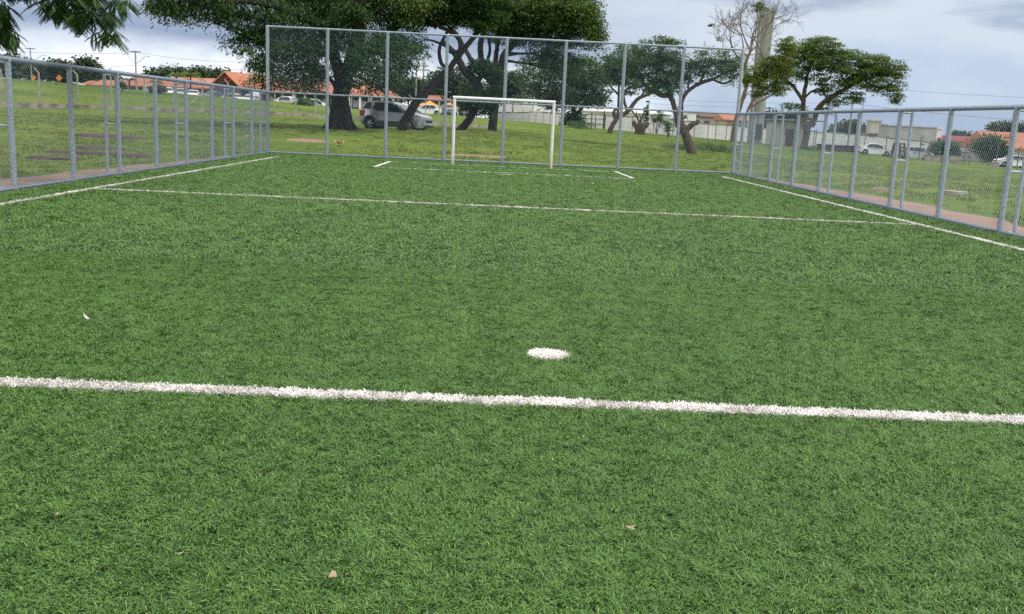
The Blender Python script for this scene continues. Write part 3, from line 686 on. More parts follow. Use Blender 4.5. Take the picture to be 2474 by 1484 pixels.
# central tree with the spreading crown
tree('spreading_tree', 'tall dark tree rising behind the goal crossbar, wide crown coloured yellow-green at its lit right edge', 65, (1189, 316),
     [[(1189, 316, 11), (1191, 290, 10.5), (1194, 250, 10.5), (1196, 215, 12), (1196, 195, 13)],
      [(1190, 205, 8), (1172, 175, 7.5), (1162, 140, 7), (1160, 105, 6.5, -.5), (1170, 70, 6, -1), (1165, 30, 5, -1), (1150, -20, 4, -1)],
      [(1196, 190, 6), (1195, 160, 6), (1200, 120, 5.5, 1), (1205, 80, 5, 2), (1215, 30, 4, 2)],
      [(1200, 195, 10), (1210, 160, 10), (1222, 128, 9, 0), (1245, 100, 7.5, .5), (1275, 75, 6, 1.2), (1320, 50, 5, 2), (1370, 35, 3.5, 2)],
      [(1180, 185, 4), (1178, 150, 4, 0), (1183, 120, 3.5, 0), (1180, 90, 3, 0)],
      [(1222, 128, 4), (1250, 130, 3, .5), (1285, 130, 2.4, .5), (1312, 140, 1.8, .5)],
      [(1245, 100, 6), (1240, 60, 5, 1), (1260, 15, 4, 2), (1280, -30, 3, 2)]],
     [(1140, 30, 50, 35), (1180, 60, 45, 30), (1215, 20, 60, 45), (1250, 75, 48, 28), (1285, 40, 60, 42), (1300, 95, 45, 25), (1340, 60, 55, 42), (1330, 120, 40, 28), (1300, 135, 28, 16), (1370, 85, 45, 24),
      (1390, 40, 50, 42), (1420, 55, 38, 34), (1435, 85, 24, 20), (1410, 10, 35, 35), (1350, 0, 70, 40), (1270, -20, 90, 45), (1180, -30, 90, 45), (1436, 112, 20, 9), (1350, 145, 28, 22), (1375, 170, 24, 24, 2), (1395, 150, 20, 18), (1200, 95, 30, 14),
      (1240, 50, 70, 40, 4), (1330, 60, 70, 45, 4)],
     'leaf_dark', 'bark', nleaf=78000, ls=.18, clump=.55, flat=.42, asp=.34, droop=.7,
     two=([(1390, 25, 50, 38), (1430, 60, 28, 32), (1440, 90, 18, 16), (1340, 15, 50, 25), (1240, 5, 50, 28), (1150, 15, 40, 20), (1330, 50, 35, 20), (1285, 20, 35, 20)], 'leaf_olive', 15000))  # lighter olive leaves paint in the sunlit top and right edge
# nearer feathery branches entering at the top left
def spray_crown(blobs, n, L, mat, root, Y):
    VV, FF, AA = [], [], []; pm_ = Y/FPX; tot = sum(q[2]*q[3] for q in blobs); cnt = 0
    for q in blobs:
        for _ in range(int(n*q[2]*q[3]/tot)):
            a = rng.random()*6.283; r_ = math.sqrt(rng.random())
            c = np.array(at(q[0]+q[2]*r_*math.cos(a), q[1]+q[3]*r_*math.sin(a), Y+rng.uniform(-1, 1)*.8))
            h = rng.uniform(0, 6.283); d = np.array([math.cos(h), math.sin(h), -.25-.5*rng.random()]); d /= np.linalg.norm(d)
            sd = np.cross(d, [0, 0, 1]); sd /= np.linalg.norm(sd); up = np.cross(sd, d); LL = L*rng.uniform(.7, 1.2); col = np.clip(rng.normal(.45, .22), 0, 1)
            npn = 15
            for k_ in range(npn):
                t_ = (k_+.5)/npn; pos = c+d*LL*t_-np.array([0, 0, 1])*LL*.35*t_*t_; pl = LL*.33*math.sin(math.pi*(.12+.8*t_))
                for s in (-1, 1):
                    e = sd*s*.8+d*.55-np.array([0, 0, .35]); e /= np.linalg.norm(e); wv = np.cross(e, up); wv = wv/np.linalg.norm(wv)*LL*.04
                    VV.append(np.array([pos, pos+e*pl*.5-wv, pos+e*pl, pos+e*pl*.5+wv])); AA += [col]*4; cnt += 1
    V_ = np.concatenate(VV); F_ = np.arange(cnt*4).reshape(-1, 4)
    o = bpy.data.objects.new('crown', np_mesh('crown', V_, F_, M[mat], {'v': np.array(AA)})); COL.objects.link(o); reloc(o, root)
YO = 17.0
ob = at(-230, 300, YO); ob.z = gz(ob.x, ob.y)
root = empty('overhanging_tree', ob, 'feathery-leaved branches reaching in at the top left above the low fence', 'tree')
tr = MB()
def limb(mb, pts, Y, n=8):
    P = []
    for q in pts:
        w = at(q[0], q[1], Y+(q[3] if len(q) > 3 else 0)); P.append((w.x, w.y, w.z, q[2]*Y/FPX))
    sm = catmull(P, 6); mb.tube([p_[:3] for p_ in sm], [p_[3] for p_ in sm], n)
q = at(-240, 360, YO); tr.tube([(ob.x, ob.y, ob.z-.1), (ob.x, ob.y, 1.2), at(-225, 60, YO), at(-200, -60, YO)], [.26, .2, .18, .15], 12)
limb(tr, [(-200, -55, 18), (-100, -90, 13), (20, -70, 9), (140, -30, 6), (230, 10, 4), (280, 60, 2)], YO)
limb(tr, [(-215, 0, 12), (-140, -20, 8), (-60, 0, 5), (0, 30, 3), (25, 70, 1.6)], YO)
limb(tr, [(140, -30, 5), (110, -5, 3), (95, 10, 1.6)], YO); limb(tr, [(170, -20, 4), (215, 25, 2.2), (255, 75, 1.5), (285, 100, 1)], YO)
part(tr, 'trunk', M['bark'], root)
spray_crown([(0, 25, 24, 30), (-40, 40, 50, 50), (16, 85, 26, 18), (-6, 62, 26, 22), (180, -6, 70, 14), (98, 6, 14, 5), (120, 16, 20, 14), (165, 22, 40, 16), (205, 42, 32, 18), (195, 60, 12, 8), (258, 38, 22, 18), (248, 82, 22, 8), (272, 80, 12, 16), (290, 4, 30, 12), (100, -50, 200, 28)],
            1300, .26, 'leaf_dark', root, YO)

# unseen canopy added to its crown overhead, out of the picture, to shade the bank
V_, F_, A_ = leaves([((-15, 15, 9), 4.5, 4.5, 1.8), ((-19, 21, 9.5), 5, 5, 2), ((-14, 24, 10), 4.5, 4, 1.8), ((-22, 29, 10.5), 5, 5, 2)], 15000, .34, .9, .4, .35, .7)
o = bpy.data.objects.new('crown', np_mesh('crown', V_, F_, M['leaf_dark'], {'v': A_})); COL.objects.link(o); reloc(o, root)
tr2 = MB(); tr2.tube([at(-225, 60, YO), (-14, 18, 6), (-16, 20, 8.5)], [.15, .14, .1], 8); tr2.tube([(-14, 18, 6), (-19, 26, 9.5)], [.1, .06], 6); part(tr2, 'limb', M['bark'], root)

# mid-distance trees on the right
tree('ivy_tree', 'round-crowned green tree with an ivy-covered trunk against the white wall', 135, (1385, 304),
     [[(1388, 303, 7), (1388, 285, 6.5), (1384, 262, 5.5), (1375, 240, 4)], [(1388, 280, 5), (1405, 262, 4), (1420, 235, 3)], [(1384, 262, 3.5), (1360, 240, 2.5), (1340, 215, 2)], [(1384, 262, 4), (1395, 235, 3), (1395, 200, 2)]],
     [(1285, 205, 35, 38), (1310, 175, 42, 35), (1315, 225, 40, 28), (1350, 200, 44, 45), (1345, 245, 37, 17), (1385, 180, 44, 38), (1400, 220, 44, 33), (1430, 200, 38, 45), (1450, 225, 26, 28), (1380, 245, 50, 14), (1420, 245, 33, 14), (1330, 155, 24, 18), (1410, 165, 38, 24), (1440, 175, 31, 26)],
     'leaf_mid', 'bark', nleaf=26000, ls=.36, clump=1.1, flat=.45, asp=.5, droop=.3,
     two=([(1388, 295, 9, 14, 0), (1380, 285, 10, 14, 0), (1372, 300, 8, 10, 0), (1398, 290, 8, 16, 0)], 'leaf_dark', 2200))
tree('slender_tree', 'small green tree with a forked reddish trunk in the middle of the far grass', 85, (1471, 322),
     [[(1471, 322, 6), (1478, 305, 6), (1489, 288, 5.5), (1492, 276, 5)], [(1490, 285, 5), (1508, 275, 5.5), (1520, 265, 5), (1540, 240, 4.5), (1565, 228, 4), (1590, 215, 3), (1620, 205, 2)],
      [(1485, 288, 4), (1482, 272, 4), (1490, 262, 2.5)], [(1492, 278, 3.5), (1494, 240, 3), (1494, 200, 2.5), (1490, 170, 2)], [(1515, 270, 4), (1508, 245, 3), (1508, 222, 2.5), (1530, 205, 2), (1545, 185, 1.5)], [(1494, 230, 2.5), (1475, 210, 2), (1460, 195, 1.5)], [(1545, 238, 3), (1560, 215, 2), (1575, 190, 1.5)]],
     [(1495, 150, 42, 31), (1480, 180, 24, 28), (1510, 180, 37, 26), (1530, 140, 40, 28), (1470, 160, 18, 19), (1525, 210, 22, 14)],
     'leaf_mid', 'bark_brown', nleaf=9500, ls=.22, clump=.6, flat=.4, asp=.45, droop=.3)
tree('forked_tree', 'leaning forked tree with a stub limb and two separate grey-green crowns, right of the goal', 57, (1672, 372),
     [[(1673, 373, 12), (1664, 350, 11.5), (1655, 325, 10.5), (1646, 308, 11), (1640, 298, 10)],
      [(1640, 300, 8), (1634, 280, 6.5), (1626, 252, 6), (1618, 232, 6.5), (1598, 231, 6), (1580, 222, 5), (1562, 210, 4.5), (1545, 190, 3.5), (1530, 170, 2.5)],
      [(1643, 302, 7.5), (1645, 270, 5), (1648, 243, 4.5), (1662, 220, 4.5), (1690, 202, 4.5), (1720, 192, 4), (1745, 180, 3), (1765, 170, 2)],
      [(1655, 320, 7), (1664, 308, 7), (1674, 300, 6), (1687, 294, 5)],
      [(1663, 219, 2.5), (1662, 205, 2.5), (1667, 190, 2)], [(1720, 192, 2.5), (1745, 202, 2.5), (1762, 198, 2), (1775, 185, 1.5)], [(1690, 202, 3), (1700, 180, 2.5), (1712, 160, 2)],
      [(1598, 231, 4), (1580, 210, 3.5), (1585, 185, 3), (1600, 160, 2)], [(1618, 232, 4), (1610, 200, 3), (1620, 170, 2)]],
     [(1545, 150, 42, 33), (1575, 135, 44, 35), (1605, 130, 42, 35), (1630, 150, 33, 38), (1590, 170, 53, 33), (1625, 185, 35, 31), (1590, 205, 44, 21), (1560, 190, 37, 26), (1620, 215, 29, 14), (1540, 175, 31, 24), (1650, 170, 22, 26), (1670, 172, 33, 19), (1690, 155, 37, 21), (1725, 140, 44, 24), (1755, 150, 37, 24), (1770, 175, 26, 26), (1735, 170, 44, 21), (1660, 190, 20, 12), (1625, 105, 15, 9), (1550, 108, 20, 7)],
     'leaf_mid', 'bark_brown', nleaf=25000, ls=.145, clump=.38, flat=.4, asp=.4, droop=.3)
tree('umbrella_tree', 'wide flat-topped tree with an umbrella crown standing alone above the right fence', 103, (1939, 359),
     [[(1939, 360, 8.5), (1945, 340, 8), (1949, 318, 8.5), (1948, 305, 8)],
      [(1946, 315, 6.5), (1940, 290, 6), (1940, 262, 5.5), (1941, 235, 5), (1946, 205, 4.5), (1950, 180, 3.5), (1960, 150, 2.5)],
      [(1950, 310, 6.5), (1966, 290, 6), (1976, 262, 6), (2000, 240, 5.5), (2030, 222, 5), (2056, 207, 4.5), (2090, 190, 3.5), (2120, 185, 2.5)],
      [(1940, 245, 4.5), (1925, 222, 4), (1912, 205, 3.5), (1895, 192, 2.5), (1870, 180, 2)],
      [(1941, 240, 3), (1955, 225, 2.5), (1975, 215, 2)], [(2000, 240, 3), (1990, 225, 2.2), (1985, 200, 2)], [(2085, 192, 2.5), (2110, 208, 2), (2140, 215, 1.5)]],
     [(1940, 120, 37, 22), (1970, 112, 42, 20), (2005, 118, 37, 18), (1910, 132, 39, 23), (2030, 135, 42, 20), (1985, 142, 52, 19), (2060, 150, 42, 19), (1950, 158, 48, 19), (2095, 150, 42, 19), (2125, 150, 31, 18), (2150, 165, 29, 20), (2170, 178, 18, 20), (2010, 172, 50, 18), (2060, 178, 50, 16),
      (2100, 180, 42, 16), (2140, 195, 29, 23), (2160, 222, 15, 23), (2168, 245, 7, 15), (2125, 215, 31, 18), (2060, 205, 35, 13), (2020, 210, 31, 15), (2035, 235, 35, 16), (2075, 232, 13, 13), (2005, 248, 16, 9), (1920, 258, 21, 9), (1905, 180, 39, 18), (1880, 160, 35, 23), (1975, 195, 31, 13), (1985, 222, 18, 10), (1985, 265, 10, 7), (1885, 205, 23, 15)],
     'leaf_olive', 'bark_brown', nleaf=52000, ls=.20, clump=.62, flat=.3, asp=.5, droop=.15, depth=1.0, twigs=1.3)
# yellow-green tree partly in front of it
tree('yellow_tree', 'yellow-green sparse tree with a pale leaning trunk between the water tower and the umbrella tree', 95, (1790, 345),
     [[(1790, 345, 3.5), (1797, 300, 3), (1808, 262, 3), (1830, 230, 3), (1870, 200, 2.5), (1900, 170, 2)], [(1808, 262, 2), (1850, 238, 1.8), (1890, 215, 1.4)], [(1830, 230, 2), (1835, 190, 1.6), (1860, 150, 1.2), (1890, 110, 1)]],
     [(1830, 175, 32, 20), (1860, 160, 34, 20), (1850, 190, 40, 20), (1820, 200, 26, 16), (1890, 150, 30, 24), (1880, 180, 30, 18), (1850, 215, 28, 12), (1905, 120, 26, 18), (1900, 100, 22, 10), (1875, 215, 26, 14), (1835, 225, 16, 8)],
     'leaf_yellow', 'bark_pale', nleaf=15000, ls=.19, clump=.5, flat=.35, asp=.45, droop=.3)
# bare tree
def bare_tree():
    Y = 108; g = ground_at(1768, Y); root = empty('bare_tree', g, 'tall leafless tree with pale twigs in front of the water tower', 'tree')
    tr = MB(); P = [at(*q, Y) for q in ((1768, 300), (1788, 255), (1806, 215), (1826, 185), (1843, 150))]
    P = [at(1768, 345, Y), at(1775, 300, Y), at(1790, 250, Y), at(1803, 205, Y), at(1800, 160, Y), at(1812, 125, Y)]; P[0].z = g.z-.1
    tr.tube([p_[:3] for p_ in catmull([tuple(p_) for p_ in P], 5)], list(np.linspace(.30, .15, 26)), 8)
    def grow(p, d, L, r_, lev):
        q = p; pts = [p]; dd = d.copy()
        for _ in range(4):
            dd = (dd+Vector(rng.normal(0, .20, 3))+Vector((0, 0, .05))).normalized(); q = q+dd*L/4; pts.append(q)
        tr.tube(pts, list(np.linspace(max(r_, .016), max(r_*.55, .013), 5)), 5 if r_ > .03 else 3, False)
        if lev == 0: return
        for k_ in range(3):
            if k_ and random.random() < .22: continue
            i = 4 if k_ == 0 else random.choice((2, 3, 4)); nd = (dd+Vector(rng.normal(0, .55, 3))*(.6 if k_ == 0 else 1)).normalized()
            nd.z = nd.z*.9+.05; grow(pts[i], nd.normalized(), L*random.uniform(.66, .86), r_*(.66 if k_ == 0 else .55), lev-1)
    for (px, py), (tx, ty), r_, L in (((1812, 125), (1790, 80), .12, 2.2), ((1812, 125), (1850, 70), .12, 2.4), ((1803, 205), (1850, 150), .13, 3.2), ((1800, 160), (1750, 110), .12, 2.8), ((1790, 250), (1830, 200), .09, 2.4), ((1806, 140), (1765, 60), .10, 2.8), ((1800, 190), (1735, 140), .09, 2.6), ((1812, 125), (1880, 50), .11, 3.0), ((1812, 125), (1815, 40), .11, 2.6)):
        a = at(px, py, Y); b_ = at(tx, ty, Y+rng.uniform(-2.5, 2.5)); grow(a, (b_-a).normalized(), L*.92, r_, 5)
    part(tr, 'trunk', M['bark_pale'], root)
    pm_ = Y/FPX; W = []
    for q in ((1836, 14, 14, 8), (1830, 24, 8, 5), (1845, 22, 8, 6), (1722, 62, 10, 5), (1738, 92, 7, 4)):
        c = at(q[0], q[1], Y); W.append(((c.x, c.y, c.z), q[2]*pm_, q[2]*pm_, q[3]*pm_))
    V_, F_, A_ = leaves(W, 900, .2, .4, .5, .45, .3); o = bpy.data.objects.new('crown', np_mesh('crown', V_, F_, M['leaf_yellow'], {'v': A_})); COL.objects.link(o); reloc(o, root)
bare_tree()
# stumps, sapling
g = ground_at(1545, 110); pm_ = 110/FPX
root = empty('tree_stump', g, 'thick cut tree stump with dead upright branches before the white wall', 'stump')
mb = MB(); mb.tube([g+Vector((0, 0, -.1)), g+Vector((.02, 0, .5)), g+Vector((0, 0, 1.05)), g+Vector((-.05, 0, 1.3))], [.62, .60, .8, .62], 9); mb.tube([g+Vector((-.45, 0, .8)), g+Vector((-.75, .1, 1.25)), g+Vector((-.8, 0, 1.45))], [.3, .28, .22], 7)
mb.tube([g+Vector((.4, 0, .8)), g+Vector((.75, -.1, 1.2)), g+Vector((.8, 0, 1.4))], [.3, .27, .2], 7); part(mb, 'trunk', M['bark_brown'], root)
mb = MB()
for pts in ([(1545, 303), (1541, 288), (1530, 272), (1524, 262)], [(1545, 300), (1548, 285), (1542, 274)], [(1546, 300), (1552, 280), (1560, 262), (1570, 245)], [(1541, 288), (1536, 276), (1538, 268)], [(1530, 272), (1518, 265)]):
    P = [at(*q, 110) for q in pts]; mb.tube(P, list(np.linspace(.13, .03, len(P))), 5)
part(mb, 'dead_branch', M['bark_brown'], root)
def bush(name, label, px, Y, wpx, hpx, mat='leaf_mid', n=1200, ls=.14, stem=True, group=None, cat='bush', lift=.45):
    g = ground_at(px, Y); pm_ = Y/FPX; w, h = wpx*pm_, hpx*pm_
    root = empty(name, g, label, cat, group); mb = MB()
    for _ in range(5):
        a = rng.uniform(0, 6.28); mb.tube([g+Vector((0, 0, -.05)), g+Vector((math.cos(a)*w*.12, math.sin(a)*w*.1, h*.4)), g+Vector((math.cos(a)*w*.3, math.sin(a)*w*.25, h*.85))], [.012*h+.01, .009*h+.008, .005], 5)
    part(mb, 'stem', M['bark_brown'], root)
    c = g+Vector((0, 0, h*(lift+.1)))
    bl = [((c.x+rng.uniform(-.25, .25)*w, c.y+rng.uniform(-.2, .2)*w, c.z+rng.uniform(-.12, .18)*h), w*.3, w*.28, h*.34) for _ in range(5)]
    V_, F_, A_ = leaves(bl, n, ls, max(.12, w*.16), .6, .5, .2); o = bpy.data.objects.new('foliage', np_mesh('foliage', V_, F_, M[mat], {'v': A_})); COL.objects.link(o); reloc(o, root)
    return root
bush('sapling', 'thin bright green sapling beside the leaning forked tree', 1612, 100, 34, 46, 'leaf_mid', 1400, .14, cat='sapling')
for px, w, h, lb in ((1585, 40, 18, 'low shrub growing on the wall line between stump and sapling'), (1640, 36, 26, 'rounded shrub behind the fork of the leaning tree'), (1556, 24, 30, 'leafy shrub immediately right of the thick stump')):
    bush('shrub', lb, px, 138, w, h+26, 'leaf_mid', 1500, .2, lift=.75)
bush('thick_weeds', 'dark leafy weeds round the foot of the ivy-covered tree', 1400, 118, 90, 14, 'leaf_mid', 1500, .16, cat='weeds')
bush('thick_weeds', 'dense green weeds on the grass right of the leaning forked tree', 1725, 66, 120, 20, 'leaf_mid', 3500, .09, cat='weeds', lift=.25)
bush('thick_weeds', 'patch of green weeds at the foot of the leaning forked tree', 1640, 62, 110, 13, 'leaf_mid', 3000, .08, cat='weeds', lift=.25)
bush('thick_weeds', 'clump of weeds at the foot of the umbrella tree', 1955, 101, 60, 12, 'leaf_mid', 1200, .12, cat='weeds', lift=.25)

# distant trees
def bgtree(label, px, Y, top, w, mat='leaf_far', name='distant_tree', n=3200, group='trees along the skyline', flat=.45, lo=.35):
    g = ground_at(px, Y); pm_ = Y/FPX; _, gy_ = proj(g); H = (gy_-top)
    bl = []; cy_ = top+H*.5*(1-lo)
    for _ in range(8):
        bl.append((px+rng.uniform(-.36, .36)*w, top+rng.uniform(.12, .62)*H*(1-lo)+H*.05, w*rng.uniform(.16, .28), H*(1-lo)*rng.uniform(.16, .26)))
    tree(name, label, Y, (px, gy_), [[(px, gy_, max(w*.03, 1.2)), (px+w*.02, gy_-H*.4, max(w*.022, 1)), (px-w*.02, top+H*.3, 1)], [(px, gy_-H*.35, 1.2), (px+w*.2, top+H*.35, .8)], [(px, gy_-H*.38, 1.2), (px-w*.22, top+H*.35, .8)]],
         bl, mat, 'bark', nleaf=n, ls=Y*.0035, clump=Y*.011, flat=flat, asp=.55, droop=.3, group=group, twigs=.5, sub=.03)
for px, Y, top, w, lb in ((15, 205, 130, 100, 'dark skyline tree at the left edge behind the low fence'), (70, 215, 136, 110, 'dark skyline tree behind the first lamp pole'), (120, 200, 150, 100, 'dark skyline tree right of the first lamp pole'), (160, 210, 158, 80, 'low dark skyline tree behind the orange road signs'),
                          (212, 215, 145, 22, 'small narrow tree standing up over the left skyline'), (240, 240, 170, 70, 'low skyline tree left of the second lamp pole'), (195, 230, 172, 70, 'low hedge-like tree beside the orange sign'),
                          (395, 215, 165, 60, 'green tree above the hall roof, second left of the gable'), (430, 212, 162, 60, 'green tree above the hall roof near the white bent post'), (470, 220, 168, 60, 'greyish tree above the hall roof, left of the gable'), (505, 225, 170, 40, 'dark spiky tree touching the left slope of the gable'), (530, 240, 172, 50, 'dark tree just behind the gable top'),
                          (985, 190, 190, 70, 'pale green tree behind the power pole, beside the hall end')):
    bgtree(lb, px, Y, top, w)
for px, Y, top, w, lb in ((1095, 150, 165, 100, 'bright green round tree seen between the crossing trunks'), (1145, 155, 178, 70, 'green tree behind the curved trunk'), (1060, 165, 185, 60, 'green tree left of the crossing trunks'), (1238, 165, 168, 46, 'round green tree just right of the central trunk'),
                          (1900, 185, 270, 90, 'dark round tree behind the guard house'), (1872, 190, 275, 60, 'dark tree between water tower and guard house'), (2065, 200, 298, 50, 'dark shrub-like tree left of the small roof tank'), (2130, 190, 308, 60, 'green tree beside the small roof tank'), (2030, 230, 306, 40, 'small far tree behind the utility pole'),
                          (2330, 210, 320, 60, 'dark tree behind the maroon roof'), (2445, 190, 300, 70, 'dark green tree behind the orange house roof'), (2420, 185, 302, 40, 'flat-topped tree beside the orange house roof')):
    bgtree(lb, px, Y, top, w)
bgtree('round bushy tree in front of the orange-roofed house', 2394, 125, 336, 44, 'leaf_mid', 'bushy_tree', 3000, None, .6, .1)
bgtree('grey-green shrub tree at the corner of the pale warehouse', 2278, 128, 352, 44, 'leaf_mid', 'bushy_tree', 1600, None, .6, .1)
bush('shrub', 'dark shrub on the green slope left of the first bent post pair', 297, 105, 30, 22, 'leaf_far', 900, .25)
bush('shrub', 'wide dark shrub on the slope below the parked cars', 390, 108, 60, 18, 'leaf_far', 1200, .25)
bush('shrub', 'round shrub on the slope behind the big trunk, beside parked cars', 745, 112, 60, 16, 'leaf_mid', 1200, .25)
# young palms by the hall
def palm(label, px, Y, top):
    g = ground_at(px, Y); t = at(px, top, Y); root = empty('palm_tree', g, label, 'palm', 'palms in front of the hall')
    h = t.z-g.z; mb = MB(); mb.tube([g+Vector((0, 0, -.1)), g+Vector((.1, 0, h*.75))], [.16, .11], 8); part(mb, 'trunk', M['bark_brown'], root)
    VV, FF, AA = [], [], []; c0 = np.array(g)+[.1, 0, h*.75]
    for i in range(13):
        a = i*2.4; d = np.array([math.cos(a), math.sin(a), 0]); el_ = rng.uniform(.25, 1.1); sd = np.array([-d[1], d[0], 0]); L = h*.45
        for k_ in range(12):
            t_ = (k_+1)/12; pos = c0+d*L*t_*math.cos(el_)+np.array([0, 0, 1])*(L*t_*math.sin(el_)-L*.75*t_*t_)
            for s in (-1, 1):
                e = sd*s+d*.5-np.array([0, 0, .6]); e /= np.linalg.norm(e); b_ = len(VV)*4
                VV.append(np.array([pos, pos+e*L*.12-d*.04, pos+e*L*.26, pos+e*L*.12+d*.06])); AA += [rng.random()]*4
    V_ = np.concatenate(VV); o = bpy.data.objects.new('crown', np_mesh('crown', V_, np.arange(len(V_)).reshape(-1, 4), M['leaf_olive'], {'v': np.array(AA)})); COL.objects.link(o); reloc(o, root)
palm('palm rising beside the white bent fence post', 425, 145, 164); palm('taller drooping palm left of the gabled porch', 460, 147, 160); palm('small palm before the orange tiled hall, by the second lamp pole', 312, 143, 180); palm('small palm before the tiled hall, right of the second lamp pole', 376, 143, 186)
palm('pale palm beside the third lamp pole, under the big tree', 632, 143, 160); palm('palm under the hanging leaves of the big tree', 702, 143, 200)

# ------------------------------------------------------------------ concrete-post fence on the left bank
root = empty('concrete_post_fence', hit_line(500, 262), 'long fence of bent-topped concrete posts on a stained low concrete wall, across the left bank', 'fence')
wl = [(-250, 237, 248), (-100, 242, 253), (0, 246, 258), (96, 249.7, 260), (190, 253.5, 263), (386, 260.4, 269.5), (530, 265.5, 273.5), (653, 269.5, 277.5), (770, 277, 286), (850, 283.5, 292), (935, 289, 297.5), (1024, 293.7, 303), (1100, 299, 308), (1158, 303, 311), (1225, 306, 312)]
nv = Vector((-.7071, .7071, 0))*.12; mb = MB(); VV = []
for px, t_, b_ in wl:
    a = hit_line(px, t_); c = hit_line(px, b_); zb = c.z-.5
    VV += [(a.x-nv.x, a.y-nv.y, zb), (a.x-nv.x, a.y-nv.y, a.z), (a.x+nv.x, a.y+nv.y, a.z), (a.x+nv.x, a.y+nv.y, zb)]
FFc = []
for i in range(len(wl)-1):
    for k_ in range(3): FFc.append((4*i+k_, 4*i+k_+1, 4*i+k_+5, 4*i+k_+4))
mb.add(VV, FFc); part(mb, 'low_wall', M['stone'], root)
def bent_post(mb, p, h=2.25, arm=.48, w=.10, d=Vector((-.7, -.3, 0))):
    d = d.normalized(); rz = math.atan2(d.y, d.x); tilt = rng.normal(0, .015, 2)
    mb.add([], [])
    q = p; A = Vector((tilt[0], tilt[1], 1)).normalized()
    pts = [q+A*(-.2), q+A*h, q+A*(h+arm*.75)+d*arm*.65]; s0 = Vector((math.cos(rz+1.57), math.sin(rz+1.57), 0))*w/2; s1 = d*w/2
    VV = []
    for i, c in enumerate(pts):
        dd = s1 if i < 2 else (d*.75-A*.65).normalized()*w/2
        VV += [c-s0-dd, c+s0-dd, c+s0+dd, c-s0+dd]
    mb.add(VV, [(4*i+k_, 4*i+(k_+1) % 4, 4*i+4+(k_+1) % 4, 4*i+4+k_) for i in range(2) for k_ in range(4)]+[(8, 9, 10, 11)])
for px in (-170, -80, 5, 96, 189, 270, 349, 420, 488, 551, 608, 664, 714, 762, 805, 848, 890, 926, 962, 995, 1027, 1059, 1090, 1120, 1150, 1180):
    a = hit_line(px, np.interp(px, [w[0] for w in wl], [w[1] for w in wl])); mb = MB(); bent_post(mb, a, d=Vector((-.9, -.1, 0))); part(mb, 'post', M['concrete'], root)
for x0, x1 in ((484, 448), (492, 532), (1150, 1128)):
    a = hit_line(x0, 229 if x0 < 600 else 272); c = hit_line(x1, np.interp(x1, [w[0] for w in wl], [w[1] for w in wl])); mb = MB(); mb.tube([a, c], .05, 4); part(mb, 'brace', M['concrete'], root)
for hh in (.5, 1.0, 1.5, 2.0):
    P = []
    for px in range(-170, 1181, 60):
        a = hit_line(px, np.interp(px, [w[0] for w in wl], [w[1] for w in wl])); P.append(a+Vector((0, -.06, hh)))
    mb = MB(); mb.tube(P, .006, 3, False); part(mb, 'wire', M['galv_wire'], root)

# ------------------------------------------------------------------ hall with tiled roofs (left)
def gable_roof(mb, x0, x1, y0, y1, ze, zr, hipl=0, hipr=0, over=.0):
    ym = (y0+y1)/2
    V_ = [(x0, y0, ze), (x1, y0, ze), (x1, y1, ze), (x0, y1, ze), (x0+hipl, ym, zr), (x1-hipr, ym, zr)]
    mb.add(V_, [(0, 1, 5, 4), (2, 3, 4, 5), (1, 2, 5), (3, 0, 4)])
    t = .18; V2 = [(x, y, z-t) for x, y, z in V_[:4]]; mb.add(V_[:4]+V2, [(0, 4, 5, 1), (1, 5, 6, 2), (2, 6, 7, 3), (3, 7, 4, 0), (4, 7, 6, 5)])
def hall(label, px0, px1, Y, eave, ridge, depth=12, hipl=0, hipr=0, wall='blue_wall', roof='tile', ncol=0, nwin=0, name='hall', setback=2.2, group=None, col='white_wall', rb=None):
    a, b_ = at(px0, eave, Y), at(px1, eave if rb is None else rb, Y); zg = min(gz(a.x, Y), gz(b_.x, Y))-.3; ze = (a.z+b_.z)/2; zr = at((px0+px1)/2, ridge, Y+depth/2).z
    root = empty(name, ((a.x+b_.x)/2, Y+depth/2, zg), label, 'building', group)
    mb = MB(); mb.box(((a.x+b_.x)/2, Y+setback+(depth-setback-.6)/2, (zg+ze-.19)/2), (b_.x-a.x-.8, depth-setback-.6, ze-.19-zg))
    if not hipl: mb.add([(a.x+.4, Y+setback, ze-.18), (a.x+.4, Y+depth-.6, ze-.18), (a.x+.4, Y+depth/2, zr-.3)], [(0, 1, 2)])
    if not hipr: mb.add([(b_.x-.4, Y+setback, ze-.18), (b_.x-.4, Y+depth-.6, ze-.18), (b_.x-.4, Y+depth/2, zr-.3)], [(0, 2, 1)])
    part(mb, 'wall', M[wall], root)
    mb = MB(); gable_roof(mb, a.x, b_.x, Y, Y+depth, ze, zr, hipl, hipr); part(mb, 'roof', M[roof], root)
    for i in range(ncol):
        x = a.x+.5+(b_.x-a.x-1)*i/max(1, ncol-1); mb = MB(); mb.box((x, Y+.35, (zg+ze-.2)/2), (.32, .32, ze-.2-zg)); part(mb, 'column', M[col], root)
    for i in range(nwin):
        x = a.x+1.2+(b_.x-a.x-2.4)*(i+.5)/nwin; zc = ze-1.3; mb = MB(); mb.box((x, Y+setback-.01, zc), (1.5, .1, 1.0)); w = part(mb, 'window', M['white_wall'], root)
        mb = MB(); mb.box((x, Y+setback-.04, zc), (1.34, .1, .84)); p_ = mb.build('pane', M['dark'], None); p_.parent = w; p_.matrix_parent_inverse = Matrix.Translation(-root.location)
    return root
hall('small tiled roof building at the far left of the hall row', 190, 204, 152, 204, 194, 9)
hall('low tiled building with blue wall left of the second lamp pole', 212, 286, 153, 206, 193, 11, ncol=5, nwin=4)
hall('tiled hall with blue walls and white columns behind the second lamp pole', 284, 374, 150, 207, 185.5, 14, ncol=5, nwin=5)
